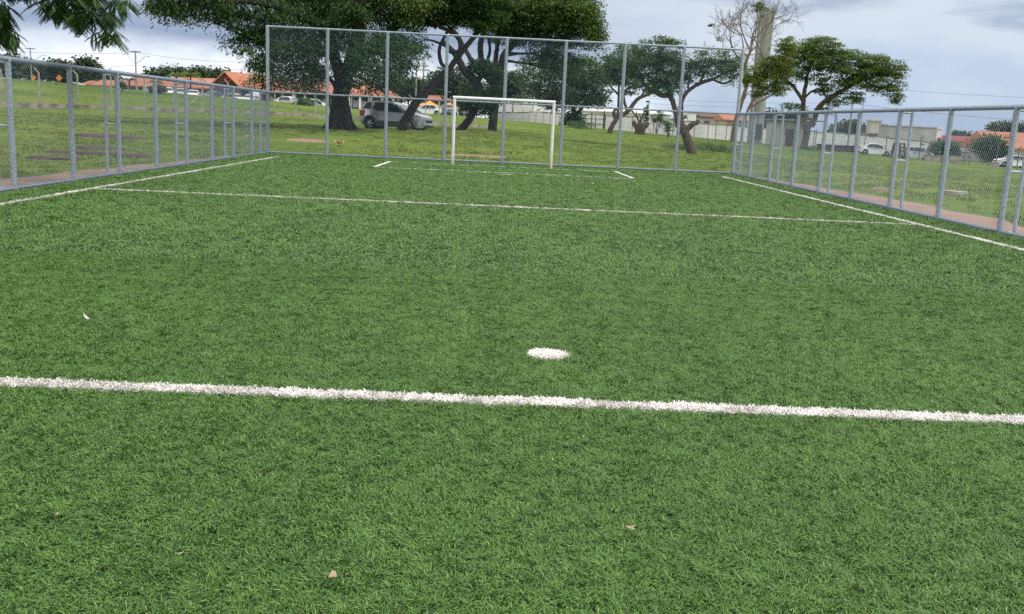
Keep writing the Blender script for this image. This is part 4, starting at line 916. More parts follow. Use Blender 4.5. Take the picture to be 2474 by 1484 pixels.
hall('tiled hall with blue walls running up to the gabled porch', 379, 520, 150, 211.5, 187, 14, ncol=6, nwin=7)
hall('longest tiled hall with blue walls behind the big dark tree', 620, 957, 150, 222, 196, 15, hipr=4, ncol=13, nwin=16, rb=232)
hall('tiled building end seen past the leaning trunk, right of the car', 1012, 1150, 158, 244, 230, 12, ncol=4, nwin=5, name='hall')
# gabled porch
a, b_ = at(511, 201, 143), at(572, 205, 143); ap = at(541, 172, 143); zg = gz(a.x, 143)-.3
root = empty('gabled_porch', ((a.x+b_.x)/2, 146, zg), 'steep orange-tiled gable porch with a round red emblem on its dark face', 'building')
ze = (a.z+b_.z)/2; dx, dy = (596-541)*143/FPX+.1, 7.0
V_ = [(a.x-.3, 143, ze-.2), (ap.x, 143, ap.z), (b_.x+.3, 143, ze-.2), (a.x-.3+dx, 143+dy, ze-.2), (ap.x+dx, 143+dy, ap.z), (b_.x+.3+dx+2.2, 143+dy, ze-.6)]
mb = MB(); mb.add(V_, [(0, 1, 4, 3), (1, 2, 5, 4)]); V2 = [(x, y, z-.2) for x, y, z in V_]; mb.add(V_+V2, [(0, 6, 7, 1), (1, 7, 8, 2), (2, 8, 11, 5), (3, 4, 10, 9), (4, 5, 11, 10), (0, 3, 9, 6), (6, 9, 10, 7), (7, 10, 11, 8)]); part(mb, 'roof', M['tile'], root)
mb = MB(); mb.add([(a.x+.1, 143.25, ze-.25), (ap.x, 143.25, ap.z-.35), (b_.x-.1, 143.25, ze-.25), (a.x+.1, 143.45, ze-.25), (ap.x, 143.45, ap.z-.35), (b_.x-.1, 143.45, ze-.25)], [(0, 2, 1), (3, 4, 5), (0, 1, 4, 3), (1, 2, 5, 4), (2, 0, 3, 5)]); part(mb, 'gable', M['dark_wood'], root)
for x in (524, 576, 590):
    c = at(x, 215, 143.6); mb = MB(); mb.box((c.x, 143.6 if x < 580 else 146, (zg+ze-.2)/2), (.55, .55, ze-.3-zg)); part(mb, 'column', M['brick'], root)
mb = MB(); c = at(556, 215, 149); mb.box((c.x, 149.2, (zg+ze-.5)/2), (6, .3, ze-.5-zg)); part(mb, 'wall', M['blue_wall'], root)
ec = at(556.5, 194, 143.1); ec = at(557, 194.5, 143.1); MX = Matrix.Translation((at(549.5, 193, 143).x, 143.20, at(549.5, 193.5, 143).z))@Matrix.Rotation(R(90), 4, 'X')
mb = MB(); mb.lathe([(.44, 0), (.44, .07), (.24, .07), (.24, 0)], 28, MX); em = part(mb, 'emblem', M['red_sign'], root)
mb = MB(); mb.lathe([(.24, .03), (.001, .03)], 24, MX); e2 = mb.build('emblem_disc', M['white_paint']); e2.parent = em; e2.matrix_parent_inverse = Matrix.Translation(-root.location)
mb = MB(); mb.lathe([(.47, .0), (.47, .08), (.44, .08)], 28, MX); e2 = mb.build('emblem_rim', M['white_paint']); e2.parent = em; e2.matrix_parent_inverse = Matrix.Translation(-root.location)
# yellow awning
a, b_ = at(1012, 254, 140), at(1108, 262, 140); t0 = at(1025, 240, 143); zg = gz(a.x, 141)-.2
root = empty('awning', ((a.x+b_.x)/2, 142, zg), 'yellow-orange peaked awning on posts above the parked white car', 'awning')
mb = MB()
for i in range(2):
    x0 = a.x+(b_.x-a.x)*i/2; x1 = a.x+(b_.x-a.x)*(i+1)/2-.02; z0 = a.z+(b_.z-a.z)*(i+.5)/2; xm = (x0+x1)/2; B_ = [(x0, 139.5, z0), (x1, 139.5, z0), (x1, 144, z0), (x0, 144, z0)]
    mb.add(B_+[(xm, 141.7, z0+.75)]+[(x, y, z-.18) for x, y, z in B_], [(0, 1, 4), (1, 2, 4), (2, 3, 4), (3, 0, 4), (0, 5, 6, 1), (1, 6, 7, 2), (2, 7, 8, 3), (3, 8, 5, 0), (5, 8, 7, 6)])
part(mb, 'canopy', M['awning'], root)
for i in range(5):
    x = a.x+.1+(b_.x-a.x-.2)*i/4; mb = MB(); mb.tube([(x, 139.8, zg-.2), (x, 139.8, a.z+(b_.z-a.z)*i/4-.1)], .07, 8); part(mb, 'post', M['white_paint'], root)

# ------------------------------------------------------------------ poles, lamps, signs, cables
def lamp_pole(label, px, Y, top, arms, cross=True, r_=.13):
    g = ground_at(px, Y); t = at(px, top, Y); root = empty('lamp_pole', g, label, 'lamp pole', 'poles along the road'); h = t.z-g.z
    mb = MB(); mb.tube([(0, 0, -.3), (0, 0, h)], [r_, r_*.7], 10); mb.build('pole', M['pole'], root)
    if cross:
        mb = MB(); mb.box((0, 0, h-.15), (1.5, .12, .12)); c = mb.build('crossarm', M['brown_wood'], root)
        for x in (-.65, -.25, .3, .65):
            mb = MB(); mb.lathe([(.05, 0), (.07, .05), (.04, .1), (.06, .15), (.001, .2)], 8, Matrix.Translation((x, 0, h-.09))); q = mb.build('insulator', M['white_paint']); q.parent = c
    for (ax, ay, by) in arms:       # lamp px, lamp py, attach py
        L = at(ax, ay, Y); A = at(px, by, Y); A = Vector((0, 0, A.z-g.z)); E = Vector((L.x-g.x, 0, L.z-g.z)); d = (E-A)
        mb = MB(); mb.tube([A, A+d*.5+Vector((0, 0, -abs(d.x)*.05)), E-d*.12+Vector((0, 0, .1)), E], .035, 6); ar = mb.build('lamp_arm', M['galv'], root)
        mb = MB(); s = 1 if d.x > 0 else -1; mb.tube([E-Vector((s*.05, 0, 0)), E+Vector((s*.2, 0, -.02)), E+Vector((s*.5, 0, -.1))], [.06, .13, .06], 8); q = mb.build('lamp_head', M['white_paint']); q.parent = ar
    return root
lamp_pole('grey pole with crossarm and two small lamps above the dark trees at far left', 78, 165, 116, [(52, 129, 147), (106, 133, 147)])
lamp_pole('wooden-armed power pole with two curved lamps before the tiled hall', 330, 140, 123, [(304, 130, 155), (354, 135, 155)])
lamp_pole('pole with one curved lamp, half hidden by the edge of the big tree', 603, 141, 128, [(578, 140, 168)], False)
lamp_pole('thin mast rising on the skyline by the small narrow tree', 207, 215, 139, [], False, .05)
# electrical pole group right of the big tree
for px, top, arms_, lb in ((1020, 153, ((160, 22), (170, 26)), 'tall power pole with two crossarms right of the big tree'), (1003, 158, ((162, 14),), 'second power pole standing just left of the two-armed one')):
    Y = 170; g = ground_at(px, Y); h = at(px, top, Y).z-g.z; root = empty('power_pole', g, lb, 'power pole')
    mb = MB(); mb.tube([(0, 0, -.3), (0, 0, h)], [.17, .12], 8); mb.build('pole', M['pole'], root)
    for py, w in arms_:
        z = at(px, py, Y).z-g.z; mb = MB(); mb.box((0, 0, z), (w*Y/FPX, .14, .14)); c = mb.build('crossarm', M['brown_wood'], root)
        for x in (-.45, 0.2, .45):
            mb = MB(); mb.lathe([(.07, 0), (.09, .08), (.04, .15), (.001, .25)], 8, Matrix.Translation((x*w*Y/FPX, 0, z+.07))); q = mb.build('insulator', M['dark_wood']); q.parent = c
for px, top, bot, lb in ((2046, 219, 345, 'thin utility pole behind the white wall right of the umbrella tree'), (2072, 240, 330, 'short dark pole right of the thin utility pole'), (1457, 268, 300, 'rusty pole standing at the gate beside the ivy-covered tree')):
    Y = 137 if px > 2000 else 140; g = ground_at(px, Y); h = at(px, top, Y).z-g.z; root = empty('utility_pole', g, lb, 'utility pole'); mb = MB(); mb.tube([(0, 0, -.3), (0, 0, h)], [.15, .10] if px < 2060 else [.08, .05], 8); mb.build('pole', M['brick'] if px < 2000 else M['pole'], root)
    mb = MB(); mb.box((0, 0, h-.3), (.7, .08, .08)); mb.build('crossarm', M['brown_wood'], root)
def cable(label, pts, Y0, Y1, sag=.4):
    P = []; n = 24
    for i in range(n+1):
        t = i/n; px = pts[0][0]+(pts[1][0]-pts[0][0])*t; py = pts[0][1]+(pts[1][1]-pts[0][1])*t; Y = Y0+(Y1-Y0)*t; q = at(px, py, Y); q.z -= sag*4*t*(1-t); P.append(q)
    mb = MB(); mb.tube(P, .022, 4, False); o = mb.build('power_cable', M['cable']); tag(o, label, 'cable', 'overhead cables')
cable('overhead cable from the two-lamp pole toward the left edge', ((-60, 158), (330, 158)), 165, 140); cable('overhead cable from the two-lamp pole toward the big tree', ((330, 158), (610, 166)), 140, 141)
cable('upper overhead cable between the two-lamp pole and the one-lamp pole', ((330, 127), (610, 150)), 140, 141); cable('upper overhead cable left of the two-lamp pole', ((-60, 118), (330, 127)), 165, 140)
cable('upper of the two cables crossing behind the forked tree crown', ((1560, 238), (2090, 248)), 160, 170); cable('lower of the two cables crossing behind the forked tree', ((1560, 250), (2090, 262)), 160, 170, .3); cable('long cable sloping down across the right sky over the low fence', ((2040, 248), (2560, 296)), 137, 120, .3)
cable('faint cable high across the right sky past the umbrella crown', ((2150, 216), (2600, 240)), 160, 150, .2)
for px, py, lb in ((82, 188, 'small orange diamond road sign nearer the lamp pole'), (143, 189, 'larger orange diamond road sign left of the narrow tree')):
    Y = 150; c = at(px, py, Y); zg = gz(c.x, Y); root = empty('road_sign', (c.x, Y, zg), lb, 'road sign', 'orange road signs'); h = c.z-zg; s = .38 if px < 100 else .5
    mb = MB(); mb.tube([(0, 0, -.2), (0, 0, h+.1)], .04, 6); mb.build('post', M['pole'], root)
    mb = MB(); mb.box((0, -.07, h), (s*1.4, .03, s*1.4), M=Matrix.Rotation(R(45), 3, 'Y')); mb.build('sign_plate', M['orange_sign'], root)

# ------------------------------------------------------------------ white wall, posts, buildings on the right
WT = [(1196, 272, 303, 168), (1300, 273, 304, 160), (1400, 276, 314, 155), (1500, 281, 324, 150), (1620, 290, 334, 147), (1700, 300, 341, 145), (1850, 310, 350, 143), (2000, 321, 362, 140), (2150, 334, 377, 136), (2300, 352, 395, 130), (2400, 370, 404, 126), (2560, 386, 424, 118)]
root = empty('boundary_wall', at(1700, 341, 145), 'long white painted boundary wall with ragged dark coping across the far right', 'wall')
mb = MB(); cp2 = MB(); VV = []; CC = []
fine = []
for px in range(1196, 2561, 12):
    t_ = np.interp(px, [w[0] for w in WT], [w[1] for w in WT]); b_ = np.interp(px, [w[0] for w in WT], [w[2] for w in WT]); Y = np.interp(px, [w[0] for w in WT], [w[3] for w in WT]); fine.append((px, t_, b_, Y))
for i, (px, t_, b_, Y) in enumerate(fine):
    a, c = at(px, t_, Y), at(px, b_, Y); zb = min(c.z, gz(a.x, Y))-.6; VV += [(a.x, Y-.09, zb), (a.x, Y-.09, a.z), (a.x, Y+.09, a.z), (a.x, Y+.09, zb)]
    j = .05*rng.normal(); CC += [(a.x, Y-.14, a.z-.01+j), (a.x, Y-.14, a.z+.10+j+abs(.06*rng.normal())), (a.x, Y+.14, a.z+.12+j), (a.x, Y+.14, a.z-.01+j)]
fc = [(4*i+k_, 4*i+k_+1, 4*i+k_+5, 4*i+k_+4) for i in range(len(fine)-1) for k_ in range(3)]
mb.add(VV, fc); part(mb, 'wall_face', M['white_wall'], root); cp2.add(CC, fc+[(4*i+3, 4*i, 4*i+4, 4*i+7) for i in range(len(fine)-1)]); part(cp2, 'coping', M['stone'], root)
root = empty('bent_post_fence', at(1700, 339, 135), 'thin dark bent-topped fence posts standing in front of the white wall', 'fence')
for px, bot, Y, h in ((1218, 302, 150, 2.1), (1236, 303, 150, 2.1), (1262, 303, 150, 2.1), (1277, 303, 150, 2.1), (1293, 304, 150, 2.1), (1311, 304, 148, 2.1), (1328, 306, 146, 2.1), (1340, 306, 146, 2.1), (1350, 307, 145, 2.1), (1427, 312, 142, 2.1), (1526, 323, 138, 2.1), (1577, 329, 136, 2.1), (1584, 330, 136, 2.1), (1624, 333, 135, 2.1), (1675, 338, 133, 2.1), (1708, 341, 132, 2.1), (1727, 342, 131, 2.2), (1752, 344, 130, 2.1), (1778, 346, 129, 2.1), (1832, 350, 127, 2.2), (1860, 352, 126, 2.0), (1892, 353, 124, 2.2), (1902, 354, 124, 2.2), (1963, 358, 122, 2.2), (1968, 358, 122, 2.2), (2084, 372, 118, 2.2), (2136, 376, 116, 2.2), (2160, 378, 115, 2.2), (2218, 384, 113, 2.5), (2241, 386, 112, 2.2), (2328, 396, 110, 2.3), (2340, 398, 110, 2.6), (2404, 405, 108, 2.5), (2455, 410, 106, 2.3), (2500, 416, 105, 2.3)):
    g = ground_at(px, Y); mb = MB(); bent_post(mb, g, h, .35, .085, Vector((rng.choice([-1, 1]), -.2, 0)) if px < 1500 else Vector((1, -.2, 0))); part(mb, 'post', M['brown_wood'] if px > 1420 else M['concrete'], root)
for hh in (.7, 1.3, 1.9):
    P = [ground_at(px, np.interp(px, [1218, 1700, 2500], [150, 132, 105]))+Vector((0, -.05, hh)) for px in range(1218, 2501, 50)]; mb = MB(); mb.tube(P, .008, 3, False); part(mb, 'wire', M['cable'], root)
for a_, b_ in (((1556, 300), (1528, 322)), ((1588, 300), (1622, 330)), ((1560, 302), (1575, 326))):
    mb = MB(); mb.tube([at(*a_, 136), at(*b_, 136)], .05, 4); part(mb, 'brace', M['brown_wood'], root)
# razor-wire frames on the wall
root = empty('gate_frame', ground_at(1430, 138), 'rough timber gate frame with three rails beside the ivy-covered tree', 'gate')
for px in (1401, 1428, 1437, 1459):
    g = ground_at(px, 138); mb = MB(); w = .24 if px in (1401, 1459) else .1; mb.box(g+Vector((0, 0, .95)), (w, w, 2.3)); part(mb, 'post', M['brown_wood'], root)
for py in (287, 299):
    a, b_ = at(1401, py-1, 137.8), at(1459, py+2, 137.8); mb = MB(); mb.tube([a, b_], .05, 5); part(mb, 'rail', M['brown_wood'], root)

def block(name, label, px0, px1, top, Y, depth, wall, roofm=None, slope=0, nwin=0, door=None, group=None, cat='building', topr=None):
    a = at(px0, top, Y); b_ = at(px1, top if topr is None else topr, Y); zt = (a.z+b_.z)/2; zg = min(gz(a.x, Y), gz(b_.x, Y))-.4; cx = (a.x+b_.x)/2; w = b_.x-a.x
    root = empty(name, (cx, Y+depth/2, zg), label, cat, group)
    mb = MB(); mb.box((cx, Y+depth/2, (zg+zt)/2), (w, depth, zt-zg)); part(mb, 'wall', M[wall], root)
    mb = MB()
    if slope: gable_roof(mb, a.x-.4, b_.x+.4, Y-.5, Y+depth+.5, zt+.19, zt+.19+slope)
    else: mb.box((cx, Y+depth/2, zt+.08), (w+.25, depth+.25, .16))
    part(mb, 'roof', M[roofm or wall], root)
    for i in range(nwin):
        x = a.x+w*(i+.5)/nwin; mb = MB(); mb.box((x, Y-.01, zt-1.1), (1.1, .1, .8)); q = part(mb, 'window', M['grey_plastic'], root)
        mb = MB(); mb.box((x, Y-.04, zt-1.1), (.95, .08, .66)); p_ = mb.build('pane', M['dark']); p_.parent = q; p_.matrix_parent_inverse = Matrix.Translation(-root.location)
    if door:
        x = at(door, top, Y).x; mb = MB(); mb.box((x, Y-.02, zg+.3+1.1), (.95, .1, 2.2)); part(mb, 'door', M['dark_wood'], root)
    return root
block('warehouse', 'tall plain white warehouse behind the goal crossbar', 1203, 1288, 233, 172, 20, 'white_wall', nwin=0)
block('warehouse', 'lower white warehouse wing right of the tall white block', 1289, 1325, 247, 174, 16, 'white_wall')
block('long_shed', 'long low white-roofed shed behind the wall, between the ivy tree and the forked tree', 1395, 1620, 268, 185, 16, 'white_wall', 'pale_roof', .9, 0, topr=279)
block('white_kiosk', 'small bright white box building right of the leaning forked trunk', 1646, 1682, 273, 165, 6, 'white_wall', nwin=0)
block('town_house', 'beige low house with brown roof beyond the wall, beside the white kiosk', 1695, 1745, 285, 210, 10, 'cream_wall', 'brown_wood', .8, 2)
block('town_house', 'long house with pinkish tile roof just left of the bare tree trunk', 1752, 1806, 293, 195, 10, 'cream_wall', 'tile', 1.1, 2)
r_ = block('guard_house', 'small cream guard house with flat overhanging roof and dark door by the umbrella tree', 1874, 1943, 298, 120, 4, 'cream_wall', 'stone', 0, 1, 1910)
a, b_ = at(1880, 294, 119), at(1992, 299, 119); mb = MB(); mb.box(((a.x+b_.x)/2, 121.5, (a.z+b_.z)/2+.25), (b_.x-a.x, 6, .14)); part(mb, 'canopy', M['stone'], r_)
g = ground_at(2028, 118); a, b_ = at(1974, 350, 118), at(2086, 353, 118); mb = MB(); mb.box(((a.x+b_.x)/2, 118, a.z-.35), (b_.x-a.x, .5, .75)); mb.box(((a.x+b_.x)/2, 118, a.z+.045), (b_.x-a.x+.1, .6, .07)); tag(mb.build('low_wall', M['dark_wood']), 'long low dark brown wall left of the first white car', 'low wall')
a = at(1974, 356, 118)
block('warehouse', 'large pale grey flat-roofed warehouse behind the parked cars on the right', 2148, 2262, 306, 150, 4, 'grey_wall', 'grey_wall', nwin=0, topr=309)
block('warehouse', 'narrow end wall of the grey warehouse, coloured white as lit, with small blue gate', 2263, 2276, 312, 151, 3, 'white_wall', door=2269)  # brightness of the lit side is put into this wall's colour
block('town_house', 'low white house with maroon roof between warehouse and tree', 2277, 2345, 344, 150, 5, 'white_wall', 'maroon_roof', .8, 1)
block('town_house', 'low house with grey sheet roof beside the bushy tree', 2343, 2388, 350, 152, 6, 'cream_wall', 'grey_roof', 1.0, 3)
block('town_house', 'house with bright orange tiled roof at the right edge', 2396, 2540, 362, 140, 9, 'cream_wall', 'tile', 2.3, 3)
# small roof tank
c = at(2108, 322, 170); w = 12.5*170/FPX; h = (322-294)*170/FPX; zg = gz(c.x, 170)
root = empty('water_tank', (c.x, 170, zg), 'small cream square water tank with a flat cap, raised above the wall', 'water tank')
mb = MB(); mb.box((c.x, 170, c.z+h/2), (w*2, w*2, h)); part(mb, 'tank', M['cream_wall'], root); mb = MB(); mb.box((c.x, 170, c.z+h+.1), (w*2+.4, w*2+.4, .18)); mb.box((c.x, 170, c.z+h+.28), (w*1.2, w*1.2, .18)); part(mb, 'cap', M['cream_wall'], root)
mb = MB(); mb.box((c.x, 170, c.z-.1), (w*3, w*3, .2)); mb.box((c.x, 170, (zg+c.z-.2)/2), (w*1.4, w*1.4, c.z-.2-zg)); part(mb, 'support', M['stone'], root)
# timber ruin and low block walls
root = empty('timber_frame', ground_at(2168, 112), 'dark leaning timber post frame between the first two parked cars', 'frame')
for x0, x1 in ((2150, 2161), (2160, 2166), (2172, 2174), (2186, 2184)):
    g = ground_at(x0, 112); mb = MB(); mb.tube([g+Vector((0, 0, -.2)), at(x1, 345, 112)], .13, 6); part(mb, 'post', M['brown_wood'], root)
for k_ in range(3):
    mb = MB(); mb.tube([at(2158, 345+k_*8, 111.8), at(2187, 349+k_*8, 111.8)], .07, 5); part(mb, 'rail', M['brown_wood'], root)
for x0, x1, t0, Y, lb in ((2233, 2322, 375, 111, 'low grey block wall right of the second parked car'), (2386, 2412, 393, 107, 'short grey block wall by the last white car')):
    a, b_ = at(x0, t0, Y), at(x1, t0+3, Y); zg = gz(a.x, Y)-.3; mb = MB(); mb.box(((a.x+b_.x)/2, Y, (zg+a.z)/2), (b_.x-a.x, .25, a.z-zg)); mb.box(((a.x+b_.x)/2, Y, a.z+.03), (b_.x-a.x+.06, .32, .06)); tag(mb.build('low_wall', M['stone']), lb, 'low wall')

# water tower
g = ground_at(1822, 128); tp = at(1842, 24, 128); hT = tp.z-g.z; rT = 18*128/FPX
root = empty('water_tower', g, 'very tall slender cylindrical concrete water tower behind the bare tree', 'water tower')
mb = MB(); mb.lathe([(rT*1.02, -.5), (rT, 1), (rT, hT-1.2), (rT*.99, hT-.2), (rT*.9, hT), (.001, hT+.05)], 40); mb.build('shaft', M['tower'], root)
mb = MB()
for s in (-.22, .22): mb.tube([(s-.6, -rT-.12, .5), (s-.6, -rT-.12, hT-.3)], .025, 4)
for i in range(int(hT/.4)): mb.tube([(-.82, -rT-.12, .6+i*.4), (-.38, -rT-.12, .6+i*.4)], .015, 3, False)
mb.build('ladder', M['galv'], root)
mb = MB(); mb.tube([(-rT*.75, -rT*.72, 0), (-rT*.75, -rT*.72, hT-.5)], .06, 6); mb.build('drain_pipe', M['cream_wall'], root)
mb = MB(); mb.box((.1, -rT-.03, 1.5), (.9, .15, 1.9)); mb.build('door', M['dark_wood'], root)
g = ground_at(1806, 118); root = empty('metal_frame', g, 'thin pale metal goal-like frame in front of the water tower foot', 'frame')
a, b_ = at(1794, 276, 118), at(1821, 277, 118)
for nm, P in (('upright', [(a.x, 118, g.z-.1), a]), ('upright', [(b_.x, 118, g.z-.1), b_]), ('crossbar', [a, b_])):
    mb = MB(); mb.tube(P, .05, 6); part(mb, nm, M['cream_wall'], root)

# ------------------------------------------------------------------ vehicles
def arch(cx, cz, r_, z0, n=10):
    a0 = math.asin((z0-cz)/r_) if abs((z0-cz)/r_) < 1 else 0
    return [(cx+r_*math.cos(a0+(math.pi-2*a0)*i/n), cz+r_*math.sin(a0+(math.pi-2*a0)*i/n)) for i in range(n+1)]
SUV = dict(top=[(-1.93, .34), (-1.99, .48), (-1.985, .74), (-1.93, 1.0), (-1.84, 1.16), (-1.70, 1.45), (-1.58, 1.58), (-1.35, 1.645), (-.9, 1.665), (-.3, 1.66), (.12, 1.62), (.48, 1.51), (.80, 1.33), (1.08, 1.13), (1.25, 1.075), (1.6, 1.02), (1.9, .94), (2.06, .84), (2.15, .70), (2.19, .50), (2.16, .30), (2.02, .22)],
           wb=1.265, r=.345, w=.87, tumble=.21, belt=.98, sill=.22,
           win=[[(-1.74, 1.20), (-1.60, 1.46), (-1.50, 1.53), (-1.27, 1.56), (-1.24, 1.19)], [(-1.13, 1.17), (-1.02, 1.53), (-.90, 1.57), (-.36, 1.58), (-.36, 1.12)], [(-.27, 1.11), (-.27, 1.58), (.06, 1.55), (.40, 1.44), (.86, 1.10), (.70, 1.06)]],
           ws=((1.04, 1.155), (.53, 1.485)), rw=((-1.86, 1.18), (-1.62, 1.53)), head=((1.72, .80), (2.03, .74)), tail=(-1.86, .92), doors=(-1.18, -.30, .62))
SEDAN = dict(top=[(-2.05, .32), (-2.13, .48), (-2.13, .72), (-2.08, .92), (-1.75, .97), (-1.45, 1.02), (-1.15, 1.22), (-.75, 1.38), (-.3, 1.43), (.15, 1.42), (.50, 1.33), (.85, 1.12), (1.12, .96), (1.5, .90), (1.9, .80), (2.08, .68), (2.14, .48), (2.10, .28), (1.95, .2)],
             wb=1.28, r=.30, w=.84, tumble=.24, belt=.86, sill=.2,
             win=[[(-1.22, .98), (-1.05, 1.18), (-.80, 1.30), (-.42, 1.35), (-.42, .96)], [(-.34, .96), (-.34, 1.35), (.12, 1.34), (.42, 1.27), (.84, .98), (.7, .94)]],
             ws=((1.08, .985), (.58, 1.295)), rw=((-1.42, 1.035), (-.90, 1.33)), head=((1.75, .70), (2.02, .64)), tail=(-2.10, .78), doors=(-1.1, -.38, .6))
HATCH = dict(SEDAN, top=[(-1.80, .32), (-1.86, .48), (-1.85, .80), (-1.76, 1.02), (-1.56, 1.30), (-1.40, 1.42), (-.9, 1.49), (-.3, 1.50), (.15, 1.48), (.50, 1.38), (.85, 1.17), (1.12, 1.0), (1.5, .94), (1.8, .84), (1.93, .70), (1.97, .48), (1.93, .28), (1.8, .2)],
             wb=1.22, win=[[(-1.55, 1.05), (-1.38, 1.30), (-.42, 1.40), (-.42, 1.0)], [(-.34, 1.0), (-.34, 1.40), (.12, 1.39), (.42, 1.31), (.84, 1.02), (.7, .98)]],
             ws=((1.08, 1.03), (.58, 1.345)), rw=((-1.74, 1.05), (-1.50, 1.37)), head=((1.6, .74), (1.86, .68)), tail=(-1.80, .85))
def build_car(spec, name, label, paint, cat='car', group=None, suv=False):
    root = empty(name, (0, 0, 0), label, cat, group); w, tb, belt, wb, r_, sill = (spec[k_] for k_ in ('w', 'tumble', 'belt', 'wb', 'r', 'sill'))
    zmax = max(z for x, z in spec['top']); xf = max(x for x, z in spec['top']); xr = min(x for x, z in spec['top'])
    def yy(x, z):
        y = w
        if z > belt: y -= tb*(z-belt)/(zmax-belt)
        if z < .45: y -= .05*(.45-z)/.25
        e = max(0, (x-(xf-.5))/.5); y -= .20*e*e; e = max(0, ((xr+.35)-x)/.35); y -= .10*e*e
        return y
    prof = list(spec['top']); A1 = arch(wb, r_, r_+.07, sill+.02); A2 = arch(-wb, r_, r_+.07, sill+.02)
    prof = prof+[(wb+r_+.12, sill)]+A1+[(wb-r_-.1, sill), (0, sill), (-wb+r_+.1, sill)]+A2+[(-wb-r_-.1, sill+.03)]
    bm = bmesh_new(); layers = []
    for f_ in (-1, -.965, -.86, -.5, 0, .5, .86, .965, 1):
        lay = []
        for x, z in prof:
            y = yy(x, z)*f_; ins = .035 if abs(f_) == 1 else (.008 if abs(f_) > .95 else 0)
            cx, cz = 0, .85; zz = z+(cz-z)*ins*.9 if z > .6 else z; xx = x*(1-ins*.6)
            if abs(f_) < 1 and z > belt: zz += .012*(1-f_*f_)
            lay.append(bm.verts.new((xx, y, zz)))
        layers.append(lay)
    n = len(prof)
    for a, b_ in zip(layers[:-1], layers[1:]):
        for i in range(n): bm.faces.new((a[i], a[(i+1) % n], b_[(i+1) % n], b_[i]))
    bm.faces.new(layers[0][::-1]); bm.faces.new(layers[-1])
    import bmesh; bmesh.ops.triangulate(bm, faces=[f for f in bm.faces if len(f.verts) > 4]); bmesh.ops.recalc_face_normals(bm, faces=bm.faces)
    me = bpy.data.meshes.new('body'); bm.to_mesh(me); bm.free(); me.materials.append(M[paint]); o = bpy.data.objects.new('body', me); COL.objects.link(o); o.parent = root
    me.polygons.foreach_set('use_smooth', [True]*len(me.polygons)); me.set_sharp_from_angle(angle=R(38))
    for s in (-1, 1):
        for wn in spec['win']:
            mb = MB(); P = [(x, s*(yy(x, z)+.006), z) for x, z in wn]; Q = [(x, s*(yy(x, z)-.03), z) for x, z in wn]; k_ = len(wn)
            mb.add(P+Q, [tuple(range(k_)) if s < 0 else tuple(range(k_))[::-1]]+[(i, (i+1) % k_, k_+(i+1) % k_, k_+i) for i in range(k_)]); mb.build('window', M['glass'], root)
        (hx0, hz0), (hx1, hz1) = spec['head']
        mb = MB(); P = []
        for x, z in ((hx0, hz0+.06), (hx1, hz1+.05), (hx1+.03, hz1-.07), (hx0+.05, hz0-.06)): P.append((x, s*(yy(x, z)+.012), z))
        P2 = [(x, y-s*.12, z) for x, y, z in P]; mb.add(P+P2, [(0, 1, 2, 3), (4, 5, 6, 7), (0, 1, 5, 4), (1, 2, 6, 5), (2, 3, 7, 6), (3, 0, 4, 7)]); mb.build('headlight', M['clear_lens'], root)
        tx, tz = spec['tail']; mb = MB(); mb.box((tx+.04, s*(yy(tx, tz)-.035), tz), (.26, .12, .32 if suv else .16)); mb.build('taillight', M['red_lens'], root, .02)
        for dx in spec['doors'][:2]:
            x = dx+(.16 if dx < -.8 else .0)+ (0); z = belt-.04; mb = MB(); mb.box((x+ .05, s*(yy(x, z)+.012), z), (.17, .03, .035)); mb.build('door_handle', M['black_plastic'], root)
        x = spec['doors'][2]+.1; z = belt+.14; mb = MB(); mb.box((x, s*(w+.07), z), (.12, .18, .13)); mb.build('mirror', M['black_plastic'] if suv else M[paint], root, .03)
        for dx in (spec['doors'][0]+.06, -.31, spec['doors'][2]+.14):      # door gaps as fine dark seams
            mb = MB(); mb.add([(dx-.006, s*(yy(dx, z)+.002), z) for z in (.36, .6, belt)]+[(dx+.006, s*(yy(dx, z)+.002), z) for z in (.36, .6, belt)], [(0, 3, 4, 1), (1, 4, 5, 2)]); mb.build('door_seam', M['black_plastic'], root)
        for k_ in (-1, 1):
            MX = Matrix.Translation((k_*wb, s*(w-.10), r_))@Matrix.Rotation(R(-90*s), 4, 'X')
            mb = MB(); mb.lathe([(r_*.62, -.10), (r_*.94, -.10), (r_, -.07), (r_, .06), (r_*.94, .09), (r_*.64, .09), (r_*.62, .05)], 28, MX); tyre = mb.build('wheel', M['rubber'], root)
            mb = MB(); mb.lathe([(r_*.63, .055), (r_*.58, .03), (r_*.55, .02)], 28, MX); mb.lathe([(.001, .06), (.06, .06), (.07, .04)], 12, MX)
            for q in range(5):
                a = q*1.2566; c0, c1 = math.cos(a), math.sin(a); P = [MX@Vector((c0*d_+c1*e_, c1*d_-c0*e_, zz)) for d_, e_, zz in ((.04, .03, .055), (r_*.58, .045, .035), (r_*.58, -.045, .035), (.04, -.03, .055))]
                mb.add(P, [(0, 1, 2, 3)])
            q = mb.build('rim', M['rim']); q.parent = tyre
            mb = MB(); mb.lathe([(.001, .0), (r_*.6, .0)], 20, MX); q = mb.build('brake_disc', M['dark']); q.parent = tyre
            mb = MB(); MA = Matrix.Translation((k_*wb, s*(w-.3), r_))@Matrix.Rotation(R(-90*s), 4, 'X'); mb.lathe([(r_+.065, -.12), (r_+.065, .23), (.02, -.12)], 20, MA); mb.build('wheel_well', M['dark'], root)
